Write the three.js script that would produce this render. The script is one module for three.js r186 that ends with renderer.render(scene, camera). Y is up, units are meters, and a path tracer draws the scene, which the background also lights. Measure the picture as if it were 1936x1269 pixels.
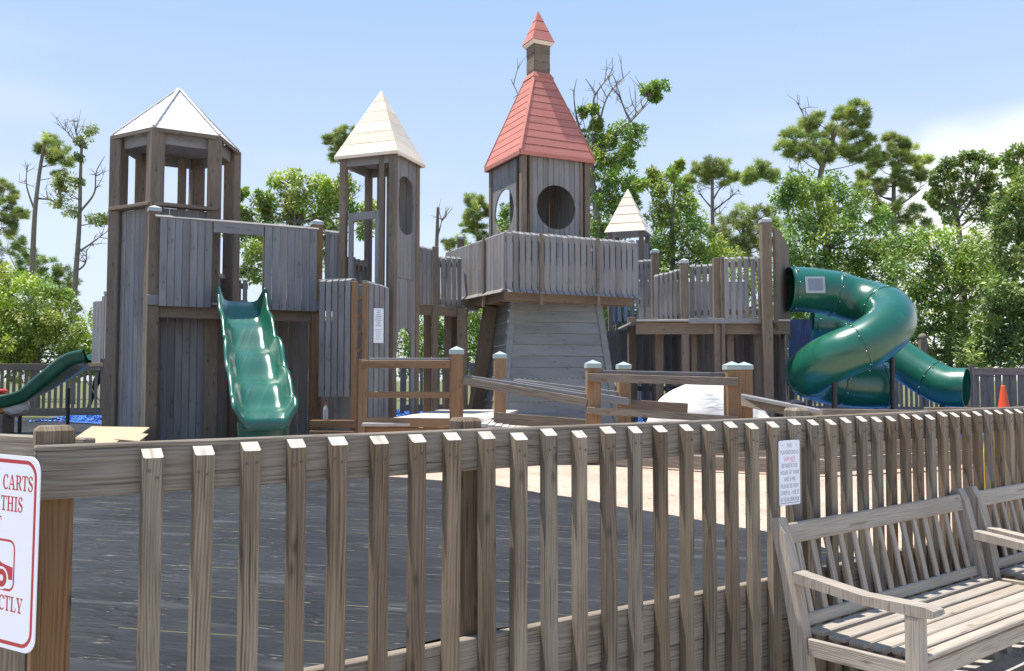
import * as THREE from 'three';
import { ConvexGeometry } from 'three/addons/geometries/ConvexGeometry.js';
import { mergeGeometries } from 'three/addons/utils/BufferGeometryUtils.js';
import { MarchingCubes } from 'three/addons/objects/MarchingCubes.js';

// ---------------------------------------------------------------- camera, sky, sun, exposure
const F = 1650, CX = 968, CY = 634.5, PITCH = 2.86 * Math.PI / 180, EYE = 0.9;
const scene = new THREE.Scene();
const camera = new THREE.PerspectiveCamera(2 * Math.atan(CY / F) * 180 / Math.PI, 1936 / 1269, 0.1, 1200);
camera.position.set(0, EYE, 0);
camera.rotation.set(PITCH, 0, 0);
const renderer = new THREE.WebGLRenderer({ antialias: true });
renderer.toneMapping = THREE.LinearToneMapping;
renderer.toneMappingExposure = 1.58;
renderer.shadowMap.enabled = true;

const sunDir = new THREE.Vector3(-0.28, 0.95, -0.09).normalize();
const sun = new THREE.DirectionalLight(new THREE.Color(1, 0.95, 0.87), 4.8);
sun.position.copy(sunDir).multiplyScalar(60).add(new THREE.Vector3(0, 0, -12));
sun.target.position.set(0, 0, -12);
sun.castShadow = true;
Object.assign(sun.shadow.camera, { left: -30, right: 30, top: 30, bottom: -30, near: 1, far: 140 });
sun.shadow.mapSize.set(4096, 4096);
scene.add(sun, sun.target);

function hash(x, y, s = 0) { let h = (x * 374761393 + y * 668265263 + s * 1442695041) | 0; h = Math.imul(h ^ (h >>> 13), 1274126177); h ^= h >>> 16; return (h >>> 0) / 4294967296; }
function pnoise(x, y, px, py, s) {             // periodic value noise
  const xi = Math.floor(x), yi = Math.floor(y), fx = x - xi, fy = y - yi;
  const u = fx * fx * (3 - 2 * fx), v = fy * fy * (3 - 2 * fy);
  const m = (a, n) => ((a % n) + n) % n;
  const a = hash(m(xi, px), m(yi, py), s), b = hash(m(xi + 1, px), m(yi, py), s), c = hash(m(xi, px), m(yi + 1, py), s), d = hash(m(xi + 1, px), m(yi + 1, py), s);
  return a + (b - a) * u + (c - a) * v + (a - b - c + d) * u * v;
}
function fbm(x, y, px, py, s, o = 4) { let t = 0, a = 0.5, n = 0; for (let i = 0; i < o; i++) { t += a * pnoise(x, y, px, py, s + i); n += a; a *= 0.5; x *= 2; y *= 2; px *= 2; py *= 2; } return t / n; }
function RNG(seed) { let a = seed >>> 0; return () => { a = (a + 0x6D2B79F5) | 0; let t = Math.imul(a ^ (a >>> 15), 1 | a); t = (t + Math.imul(t ^ (t >>> 7), 61 | t)) ^ t; return ((t ^ (t >>> 14)) >>> 0) / 4294967296; }; }
const R = RNG(7);
const rr = (a, b) => a + (b - a) * R();
const lerp = (a, b, t) => a + (b - a) * t;
const sstep = (a, b, x) => { const t = Math.min(1, Math.max(0, (x - a) / (b - a))); return t * t * (3 - 2 * t); };

{ // clear summer sky, paler towards the horizon, with a bank of white cloud to the right
  const W = 1024, H = 512, d = new Float32Array(W * H * 4);
  for (let j = 0; j < H; j++) for (let i = 0; i < W; i++) {
    const el = ((j + 0.5) / H - 0.5) * 180, az = ((i + 0.5) / W - 0.25) * 360;
    const e = Math.max(el, 0), t = Math.pow(Math.min(e / 90, 1), 0.6);
    let r = lerp(0.64, 0.14, Math.min(1, t * 1.55)), g = lerp(0.69, 0.30, Math.min(1, t * 1.55)), b = lerp(0.71, 0.58, t);
    const n = fbm(i / 1024 * 24, j / 512 * 30, 24, 1e6, 5, 5), n2 = fbm(i / 1024 * 9, j / 512 * 26, 9, 1e6, 15, 5);
    let a = ((az + 180) % 360 + 360) % 360 - 180;
    const top = 14.5 + 5 * sstep(20, 42, a) + (n - 0.5) * 9;
    let c = sstep(19, 27, a + (n - 0.5) * 8) * sstep(top, top - 4.5, el) * sstep(110, 70, a);
    c = Math.max(c, 0.22 * sstep(0.5, 0.78, n2) * sstep(3, 12, el));
    r = lerp(r, 0.80, c); g = lerp(g, 0.81, c); b = lerp(b, 0.83, c);
    if (el < 0) { r = 0.40; g = 0.39; b = 0.36; }
    d.set([r, g, b, 1], (j * W + i) * 4);
  }
  const sky = new THREE.DataTexture(d, W, H, THREE.RGBAFormat, THREE.FloatType);
  sky.mapping = THREE.EquirectangularReflectionMapping; sky.magFilter = sky.minFilter = THREE.LinearFilter; sky.needsUpdate = true;
  scene.background = sky; scene.environment = sky;
}

// ---------------------------------------------------------------- helpers
const V3 = (x, y, z) => new THREE.Vector3(x, y, z);
const V = (X, y, Z) => new THREE.Vector3(X, y, -Z);                // plan: X right, Z metres ahead of the viewpoint
const UP = V3(0, 1, 0);
function P(px, py, Z) {                                            // photo pixel + distance ahead -> point
  const u = (CY - py) / F, c = Math.cos(PITCH), s = Math.sin(PITCH);
  const k = Z / (c - u * s);
  return V3((px - CX) / F * k, EYE + (u * c + s) * k, -Z);
}
const YH = (py, Z) => P(CX, py, Z).y;
const taken = {};
function numbered(n) { const k = taken[n] = (taken[n] ?? -1) + 1; return k ? `${n}_${String(k).padStart(3, '0')}` : n; }
function thing(name, label, category, pos, group) {
  const o = new THREE.Group(); o.name = numbered(name); o.position.copy(pos); scene.add(o); o.updateMatrixWorld(true);
  o.userData = { label, category }; if (group) o.userData.group = group;
  return o;
}
function put(mesh, parent, name) { mesh.name = name; mesh.castShadow = mesh.receiveShadow = true; mesh.updateMatrixWorld(true); (parent || scene).attach(mesh); return mesh; }
function structure(mesh, name) { mesh.name = numbered(name); mesh.userData.kind = 'structure'; mesh.castShadow = mesh.receiveShadow = true; scene.add(mesh); return mesh; }

function polyGeo(polys, ou, ov) {                                   // convex solid from outward polygons; uv: length along x
  const pos = [], nor = [], uv = [], a = V3(), b = V3(), n = V3();
  for (const p of polys) {
    a.subVectors(p[1], p[0]); b.subVectors(p[2], p[0]); n.crossVectors(a, b).normalize();
    const mid = p.reduce((s, q) => s.add(q), V3()).divideScalar(p.length);
    const q = n.dot(mid) < 0 ? [...p].reverse() : p; if (n.dot(mid) < 0) n.negate();
    for (let i = 1; i + 1 < q.length; i++) for (const v of [q[0], q[i], q[i + 1]]) {
      pos.push(v.x, v.y, v.z); nor.push(n.x, n.y, n.z);
      if (Math.abs(n.x) > 0.8) uv.push(v.z * 0.5 + ou, v.y / 0.25 + ov);
      else uv.push(v.x / 1.6 + ou, (Math.abs(n.z) > Math.abs(n.y) ? v.y : v.z + 0.07) / 0.25 + ov);
    }
  }
  const g = new THREE.BufferGeometry();
  g.setAttribute('position', new THREE.Float32BufferAttribute(pos, 3)); g.setAttribute('normal', new THREE.Float32BufferAttribute(nor, 3)); g.setAttribute('uv', new THREE.Float32BufferAttribute(uv, 2));
  return g;
}
function boardGeo(L, W, T, c) {
  const hx = L / 2, hy = W / 2, hz = T / 2, ou = R(), ov = R(), S = [-1, 1], polys = [];
  const X = (x, y, z) => V3(x * hx, y * (hy - c), z * (hz - c)), Y = (x, y, z) => V3(x * (hx - c), y * hy, z * (hz - c)), Z = (x, y, z) => V3(x * (hx - c), y * (hy - c), z * hz);
  for (const s of S) {
    polys.push([X(s, -1, -1), X(s, 1, -1), X(s, 1, 1), X(s, -1, 1)], [Y(-1, s, -1), Y(1, s, -1), Y(1, s, 1), Y(-1, s, 1)], [Z(-1, -1, s), Z(1, -1, s), Z(1, 1, s), Z(-1, 1, s)]);
    for (const t of S) polys.push([Y(-1, s, t), Y(1, s, t), Z(1, s, t), Z(-1, s, t)], [X(s, -1, t), X(s, 1, t), Z(s, 1, t), Z(s, -1, t)], [X(s, t, -1), X(s, t, 1), Y(s, t, 1), Y(s, t, -1)]);
    for (const t of S) for (const w of S) polys.push([X(s, t, w), Y(s, t, w), Z(s, t, w)]);
  }
  return polyGeo(polys, ou, ov);
}
const pick = m => Array.isArray(m) ? m[Math.floor(R() * m.length)] : m;
function basis(mesh, x, n) {
  const X = x.clone().normalize(), Z = n.clone().addScaledVector(X, -n.dot(X)).normalize(), Y = V3().crossVectors(Z, X);
  mesh.quaternion.setFromRotationMatrix(new THREE.Matrix4().makeBasis(X, Y, Z)); return mesh;
}
function beam(parent, name, mat, a, b, w, t, n = V3(0, 0, 1), c = 0.004) {  // a board from a to b, w wide across n, t thick along n
  const d = V3().subVectors(b, a), m = new THREE.Mesh(boardGeo(d.length(), w, t, Math.min(c, t * 0.3)), pick(mat));
  m.position.copy(a).add(b).multiplyScalar(0.5); basis(m, d, n);
  return put(m, parent, name);
}
function slab(parent, name, mat, q, th, nrm) {                      // four-cornered board (a,b along the bottom, c,d above), th thick along its normal
  const ctr = q.reduce((s, p) => s.add(p), V3()).divideScalar(4), X = V3().subVectors(q[1], q[0]).normalize();
  let N = nrm || V3().crossVectors(V3().subVectors(q[1], q[0]), V3().subVectors(q[3], q[0])).normalize();
  const m = new THREE.Mesh(undefined, pick(mat)); m.position.copy(ctr); basis(m, X, N);
  const inv = m.quaternion.clone().invert(), l = q.map(p => p.clone().sub(ctr).applyQuaternion(inv));
  const f = l.map(p => V3(p.x, p.y, p.z + th / 2)), k = l.map(p => V3(p.x, p.y, p.z - th / 2)), polys = [f, k];
  for (let i = 0; i < 4; i++) { const j = (i + 1) % 4; if (l[i].distanceTo(l[j]) > 1e-4) polys.push([f[i], f[j], k[j], k[i]]); }
  m.geometry = polyGeo(polys, R(), R());
  return put(m, parent, name);
}
function cutBoard(parent, name, mat, o, along, n, pts, th) {        // upright board with a free outline: pts are [metres along, height]
  const g = new THREE.ExtrudeGeometry(new THREE.Shape(pts.map(p => new THREE.Vector2(p[0], p[1]))), { depth: th, bevelEnabled: false, steps: 1 });
  const ps = g.attributes.position, uv = g.attributes.uv, ou = R(), ov = R();
  for (let i = 0; i < ps.count; i++) uv.setXY(i, ps.getY(i) / 1.6 + ou, (ps.getX(i) + ps.getZ(i)) / 0.25 + ov);
  const m = new THREE.Mesh(g, pick(mat)); m.position.copy(o);
  m.quaternion.setFromRotationMatrix(new THREE.Matrix4().makeBasis(along.clone().normalize(), UP, V3().crossVectors(along.clone().normalize(), UP)));
  if (V3().crossVectors(along, UP).dot(n) < 0) m.geometry.translate(0, 0, -th);
  return put(m, parent, name);
}
function profileBoard(parent, name, mat, o, along, out, width, prof) {  // side profile [out, height] drawn out over the width
  const g = new THREE.ExtrudeGeometry(new THREE.Shape(prof.map(p => new THREE.Vector2(p[0], p[1]))), { depth: width, bevelEnabled: false, steps: 1 });
  g.translate(0, 0, -width / 2);
  const ps = g.attributes.position, uv = g.attributes.uv, ou = R(), ov = R();
  for (let i = 0; i < ps.count; i++) uv.setXY(i, ps.getY(i) / 1.6 + ou, (ps.getX(i) + ps.getZ(i)) / 0.25 + ov);
  const m = new THREE.Mesh(g, pick(mat)); m.position.copy(o);
  m.quaternion.setFromRotationMatrix(new THREE.Matrix4().makeBasis(out, UP, V3().crossVectors(out, UP)));
  return put(m, parent, name);
}
const outward = (a, b) => { const n = V3(-(b.z - a.z), 0, b.x - a.x).normalize(), mid = a.clone().add(b).multiplyScalar(0.5); return n.dot(V3(-mid.x, 0, -mid.z)) < 0 ? n.negate() : n; };
function slatRail(parent, mat, a, b, y0, y1, n, o = {}) {           // slats with bevelled heads and feet on two back rails
  const A = V3(a.x, 0, a.z), B = V3(b.x, 0, b.z), d = V3().subVectors(B, A), L = d.length(), out = o.out || outward(A, B), t = 0.03, p = L / n, w = p * (o.fill ?? 0.8);
  const k = o.bend ?? 0.075, kb = o.foot ?? 0;
  for (let i = 0; i < n; i++) {
    const c = A.clone().addScaledVector(d, (i + 0.5) / n), h0 = (o.dy0 ?? 0) * (i + 0.5) / n, h1 = (o.dy1 ?? 0) * (i + 0.5) / n, top = y1 + h1 + rr(-.006, .006), bot = y0 + h0;
    const prof = k ? [[t, bot], [t, top - k * 0.55], [t - k, top], [-k, top], [-k, top - 0.022], [0, top - k * 0.55 - 0.02]] : [[t, bot], [t, top], [0, top]];
    if (kb) { prof[0] = [t + kb, bot]; prof.splice(1, 0, [t, bot + kb]); prof.push([0, bot + kb], [kb * 0.9, bot - 0.004]); } else prof.push([0, bot]);
    profileBoard(parent, 'slat', mat, c, d, out, w * rr(0.95, 1.03), prof);
  }
  for (const [h, dy] of [[y1 - 0.13, o.dy1 ?? 0], [y0 + 0.12, o.dy0 ?? 0]])
    beam(parent, 'rail', o.railMat || M.brown, V3(A.x, h, A.z).addScaledVector(out, -0.022), V3(B.x, h + dy, B.z).addScaledVector(out, -0.022), 0.09, 0.038, out);
}
function plankWall(parent, mat, a, b, y0, y1, n, o = {}) {          // close vertical planks, cut round an opening: hole(s) -> [low, high]
  const A = V3(a.x, 0, a.z), B = V3(b.x, 0, b.z), d = V3().subVectors(B, A), L = d.length(), out = o.out || outward(A, B), p = L / n;
  for (let i = 0; i < n; i++) {
    const s0 = i * p + 0.0035, s1 = (i + 1) * p - 0.0035, t = 0.022 + rr(0, .005), xs = [0, .2, .4, .6, .8, 1].map(k => lerp(s0, s1, k)), hs = xs.map(s => o.hole ? o.hole(s / L) : null);
    const has = hs.some(h => h), md = (s0 + s1) / 2;
    if (!has) { cutBoard(parent, 'plank', mat, A, d, out, [[s0, y0], [s1, y0], [s1, y1], [s0, y1]], t); continue; }
    const hh = hs.map((h, k) => h || [o.mid, o.mid]);
    const lowTop = xs.map((s, k) => [s, hh[k][0]]), upBot = xs.map((s, k) => [s, hh[k][1]]);
    if (Math.max(...hh.map(h => h[0])) > y0 + 0.02) cutBoard(parent, 'plank', mat, A, d, out, [[s0, y0], [s1, y0], ...lowTop.reverse()], t);
    if (Math.min(...hh.map(h => h[1])) < y1 - 0.02) cutBoard(parent, 'plank', mat, A, d, out, [...upBot, [s1, y1], [s0, y1]], t);
  }
}
function roofFace(parent, mat, a, b, ta, tb, n, th = 0.03) {        // lapped boards from the eave a-b up to ta-tb
  const nr = V3().crossVectors(V3().subVectors(b, a), V3().subVectors(ta, a)).normalize();
  for (let i = 0; i < n; i++) {
    const f0 = i / n, f1 = (i + 1) / n - (i < n - 1 ? 0.07 / n : 0), L = f => a.clone().lerp(ta, f), Q = f => b.clone().lerp(tb, f);
    const q = [L(f0), Q(f0), Q(f1), L(f1)]; { const k = 0.002 + rr(0, .003); q[0].addScaledVector(nr, k); q[1].addScaledVector(nr, k); }
    slab(parent, 'roof_board', mat, q, th);
  }
}
function capPost(parent, mat, x, z, y0, y1, s, capMat, dir) {       // square post under a low pyramid cap
  const n = dir || V3(0, 0, 1), post = beam(parent, 'post', mat, V3(x, y0, z), V3(x, y1, z), s, s, n, 0.006);
  if (!capMat) return post;
  const h = s / 2 + 0.008, pts = []; for (const i of [-1, 1]) for (const j of [-1, 1]) for (const y of [0, 0.05]) pts.push(V3(i * h, y, j * h)); pts.push(V3(0, 0.05 + s * 0.28, 0));
  const m = new THREE.Mesh(new ConvexGeometry(pts), capMat); m.position.set(x, y1 - 0.012, z); m.rotation.y = Math.atan2(n.x, n.z);
  put(m, post, 'post_cap'); return post;
}
function tube(parent, name, mat, pts, r, seg = 60, rad = 20, closed = false) {
  const m = new THREE.Mesh(new THREE.TubeGeometry(new THREE.CatmullRomCurve3(pts), seg, r, rad, closed), mat); return put(m, parent, name);
}

// ---------------------------------------------------------------- materials
function tex(W, H, fn, srgb) {
  const d = new Uint8Array(W * H * 4);
  for (let j = 0; j < H; j++) for (let i = 0; i < W; i++) { const c = fn(i / W, j / H); d.set([c[0], c[1], c[2], 255], (j * W + i) * 4); }
  const t = new THREE.DataTexture(d, W, H); t.wrapS = t.wrapT = THREE.RepeatWrapping; t.magFilter = THREE.LinearFilter; t.minFilter = THREE.LinearMipmapLinearFilter; t.generateMipmaps = true;
  if (srgb) t.colorSpace = THREE.SRGBColorSpace; t.needsUpdate = true; return t;
}
function wood(seed, light, dark, o = {}) {                          // weathered timber, grain along u (1.6 m), across v (0.25 m)
  const W = 512, H = 256, ringA = o.ring ?? 0.5, fib = o.fiber ?? 0.5, stain = o.stain ?? 0.3, K = o.rings ?? 26;
  const knots = Array.from({ length: 5 }, (_, q) => [0.05 + 0.9 * hash(q, 1, seed), 0.08 + 0.84 * hash(q, 2, seed), 0.5 + 0.5 * hash(q, 3, seed)]);
  const h = new Float32Array(W * H), s2 = new Float32Array(W * H);
  for (let j = 0; j < H; j++) for (let i = 0; i < W; i++) {
    const u = i / W, v = j / H;
    const warp = (fbm(u * 2, v * 2, 2, 2, seed, 2) - 0.5) * 9 + (fbm(u * 8, v * 5, 8, 5, seed + 9, 2) - 0.5) * 0.7;
    const ring = Math.pow(0.5 + 0.5 * Math.sin(6.2832 * (v * K + warp)), 1.6) * (0.35 + 0.9 * pnoise(u * 3, v * 10, 3, 10, seed + 15));
    const fiber = fbm(u * 14, v * 90, 14, 90, seed + 20, 3);
    const crack = sstep(0.74, 0.86, pnoise(u * 5, v * 64, 5, 64, seed + 31)) * sstep(0.4, 0.6, pnoise(u * 9, v * 9, 9, 9, seed + 32));
    const kn = knots.reduce((t, [a, b, c]) => { const dx = (u - a) * 1.6 / 0.022, dy = (v - b) * 0.25 / 0.010; return t + c * Math.exp(-(dx * dx + dy * dy)); }, 0);
    let k = 0.75 * kn + ringA * ring * 0.6 + fib * (fiber - 0.3) + 0.55 * crack * (o.crack ?? 1);
    h[j * W + i] = Math.min(1, Math.max(0, k)); s2[j * W + i] = fbm(u * 4, v * 3, 4, 3, seed + 40);
  }
  const at = (u, v) => Math.floor(v * H) * W + Math.floor(u * W);
  const map = tex(W, H, (u, v) => { const k = h[at(u, v)], s = (s2[at(u, v)] - 0.5) * 2 * stain; const w = Math.min(1, Math.max(0, k + s * 0.4)); return [0, 1, 2].map(c => Math.max(0, Math.min(255, lerp(light[c], dark[c], w)))); }, true);
  const bump = tex(W, H, (u, v) => { const k = 255 * (1 - h[at(u, v)]); return [k, k, k]; });
  const tints = o.tints || [[1, 1, 1], [0.9, 0.9, 0.9], [1.07, 1.05, 1.02], [0.97, 0.94, 0.9]];
  return tints.map(c => new THREE.MeshStandardMaterial({ map, bumpMap: bump, bumpScale: o.bump ?? 0.002, roughness: o.rough ?? 0.85, color: new THREE.Color().setRGB(...c) }));
}
const flat = (r, g, b, o = {}) => new THREE.MeshPhysicalMaterial({ color: new THREE.Color().setRGB(r, g, b), roughness: 0.7, ...o });
const M = {
  grey: wood(11, [144, 142, 141], [90, 87, 86], { ring: 0.2, fiber: 0.55, stain: 0.55, crack: 0.5, tints: [[1, 1, 1], [0.9, 0.9, 0.91], [1.06, 1.04, 1.02], [0.95, 0.98, 1.0], [0.82, 0.8, 0.78], [1.0, 0.96, 0.92]] }),
  siding: wood(17, [134, 138, 138], [92, 95, 94], { ring: 0.15, fiber: 0.4, stain: 0.8, crack: 0.3 }),
  brown: wood(23, [138, 123, 107], [76, 65, 55], { ring: 0.5, fiber: 0.6, stain: 0.5 }),
  ramp: wood(31, [150, 119, 88], [96, 69, 48], { ring: 0.5, fiber: 0.5, stain: 0.5 }),
  picket: wood(37, [142, 129, 111], [72, 60, 48], { ring: 0.6, fiber: 0.7, stain: 1.0, tints: [[0.72, 0.64, 0.55], [1, 1, 1], [0.84, 0.80, 0.76], [0.95, 0.86, 0.76], [0.92, 0.94, 0.96], [1.12, 1.09, 1.05], [0.82, 0.76, 0.68]] }),
  fresh: wood(41, [132, 100, 66], [70, 47, 29], { ring: 0.8, fiber: 0.4, rings: 10, tints: [[1, 1, 1]] }),
  rail: wood(43, [148, 137, 122], [84, 72, 60], { ring: 0.6, fiber: 0.6, rings: 16, stain: 0.8 }),
  bench: wood(47, [178, 167, 153], [122, 109, 96], { ring: 0.25, fiber: 0.75, stain: 0.6 }),
  whiteRoof: wood(53, [222, 219, 216], [168, 160, 154], { ring: 0.2, fiber: 0.5, crack: 0.6, stain: 0.6 }),
  tanRoof: wood(59, [238, 226, 206], [196, 178, 154], { ring: 0.25, fiber: 0.45, crack: 0.5, stain: 0.5 }),
  redRoof: wood(61, [194, 124, 110], [150, 90, 79], { ring: 0.15, fiber: 0.5, crack: 0.4, stain: 0.7, tints: [[1, 1, 1], [0.92, 0.94, 0.95], [1.06, 1.05, 1.05]] }),
  endGrain: wood(68, [204, 196, 184], [160, 148, 132], { ring: 0.3, fiber: 0.6, stain: 0.8 }),
  deck: wood(67, [196, 190, 183], [140, 130, 120], { ring: 0.3, fiber: 0.5 }),
  cap: flat(0.36, 0.45, 0.42, { roughness: 0.55 }),
  capGrey: flat(0.42, 0.45, 0.48, { roughness: 0.6 }),
  steel: flat(0.5, 0.5, 0.5, { metalness: 0.9, roughness: 0.4 }),
  nail: flat(0.10, 0.085, 0.07, { roughness: 0.6 }),
  black: flat(0.012, 0.012, 0.013, { roughness: 0.45 }),
  green: flat(0.011, 0.155, 0.088, { roughness: 0.27, clearcoat: 0.7, clearcoatRoughness: 0.28 }),
  white: flat(0.78, 0.78, 0.78, { roughness: 0.8 }),
};
{ // moulded plastic: scuffs vary the gloss
  const t = tex(512, 512, (u, v) => { const k = 90 + 90 * fbm(u * 8, v * 8, 8, 8, 77, 5) + 40 * sstep(0.7, 0.8, pnoise(u * 60, v * 6, 60, 6, 78)); return [k, k, k]; });
  M.green.roughnessMap = t; M.green.roughness = 0.5;
  M.green.map = tex(512, 512, (u, v) => { const k = 215 + 60 * (fbm(u * 5, v * 5, 5, 5, 79, 5) - 0.5) + 26 * sstep(0.66, 0.8, fbm(u * 50, v * 8, 50, 8, 80, 3)); return [Math.min(255, k * 1.02), Math.min(255, k), Math.min(255, k)]; }, true);
  M.white.map = tex(512, 512, (u, v) => { const k = 235 + 50 * (fbm(u * 4, v * 4, 4, 4, 87, 5) - 0.5) - 40 * sstep(0.62, 0.8, fbm(u * 12, v * 12, 12, 12, 88, 4)); return [k, k * 0.985, k * 0.96]; }, true);
  M.white.bumpMap = tex(256, 256, (u, v) => { const k = 255 * fbm(u * 8 + 2 * fbm(u * 4, v * 4, 4, 4, 89), v * 8, 8, 8, 90, 4); return [k, k, k]; }); M.white.bumpScale = 0.04;
}

// ---------------------------------------------------------------- ground
function sheet(name, mat, pts, y, cell, bumpFn, uvScale = 1) {      // flat or rippled sheet over a plan outline [X, Z]
  const sh = new THREE.Shape(pts.map(p => new THREE.Vector2(p[0], p[1])));
  let g;
  if (!cell) g = new THREE.ShapeGeometry(sh);
  else {
    const xs = pts.map(p => p[0]), zs = pts.map(p => p[1]), x0 = Math.min(...xs), x1 = Math.max(...xs), z0 = Math.min(...zs), z1 = Math.max(...zs), nx = Math.ceil((x1 - x0) / cell), nz = Math.ceil((z1 - z0) / cell);
    const inside = (x, z) => { let c = false; for (let i = 0, j = pts.length - 1; i < pts.length; j = i++) { const a = pts[i], b = pts[j]; if ((a[1] > z) !== (b[1] > z) && x < (b[0] - a[0]) * (z - a[1]) / (b[1] - a[1]) + a[0]) c = !c; } return c; };
    const pos = [], idx = [], id = new Map();
    const vert = (i, k) => { const q = i * 100000 + k; if (!id.has(q)) { id.set(q, pos.length / 3); let x = x0 + i * cell, z = z0 + k * cell;
      if (!inside(x, z)) { let bd = 1e9, bx = x, bz = z; for (let a = 0, b = pts.length - 1; a < pts.length; b = a++) { const [ax, az] = pts[b], [ex, ez] = pts[a], dx = ex - ax, dz = ez - az, t = Math.min(1, Math.max(0, ((x - ax) * dx + (z - az) * dz) / (dx * dx + dz * dz))), qx = ax + t * dx, qz = az + t * dz, d = (qx - x) ** 2 + (qz - z) ** 2; if (d < bd) { bd = d; bx = qx; bz = qz; } } x = bx; z = bz; }
      pos.push(x, z, 0); } return id.get(q); };
    const IN = (i, k) => inside(x0 + i * cell, z0 + k * cell);
    for (let i = 0; i < nx; i++) for (let k = 0; k < nz; k++) if (IN(i, k) || IN(i + 1, k) || IN(i, k + 1) || IN(i + 1, k + 1)) { const a = vert(i, k), b = vert(i + 1, k), c = vert(i + 1, k + 1), e = vert(i, k + 1); idx.push(a, b, c, a, c, e); }
    g = new THREE.BufferGeometry(); g.setAttribute('position', new THREE.Float32BufferAttribute(pos, 3)); g.setIndex(idx);
  }
  const ps = g.attributes.position, uv = new Float32Array(ps.count * 2);
  for (let i = 0; i < ps.count; i++) { const x = ps.getX(i), z = ps.getY(i); uv[2 * i] = (x * 0.97 - z * 0.22) / uvScale; uv[2 * i + 1] = (z * 0.97 + x * 0.22) / uvScale; ps.setXYZ(i, x, y + (bumpFn ? bumpFn(x, z) : 0), -z); }
  g.setAttribute('uv', new THREE.BufferAttribute(uv, 2)); g.computeVertexNormals();
  return structure(new THREE.Mesh(g, mat), name);
}
const FX = -0.9976, FZ = 2.41, TH = 34.5 * Math.PI / 180, PD = 0.1366, T2 = 38 * Math.PI / 180;
const fenceAt = s => s <= 21.4 * PD ? [FX + s * Math.cos(TH), FZ + s * Math.sin(TH)] : [FX + 21.4 * PD * Math.cos(TH) + (s - 21.4 * PD) * Math.cos(T2), FZ + 21.4 * PD * Math.sin(TH) + (s - 21.4 * PD) * Math.sin(T2)];
const frontEdge = [[-40, 24.6], [-1.2, 2.2], fenceAt(-0.24), fenceAt(21.4 * PD), fenceAt(9), fenceAt(60)].map(([x, z]) => [x + 0.03, z + 0.06]);
const n2 = (x, z, s = 1, k = 3) => fbm(x * s + 500, z * s + 500, 1e6, 1e6, k, 4) - 0.5;
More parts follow.
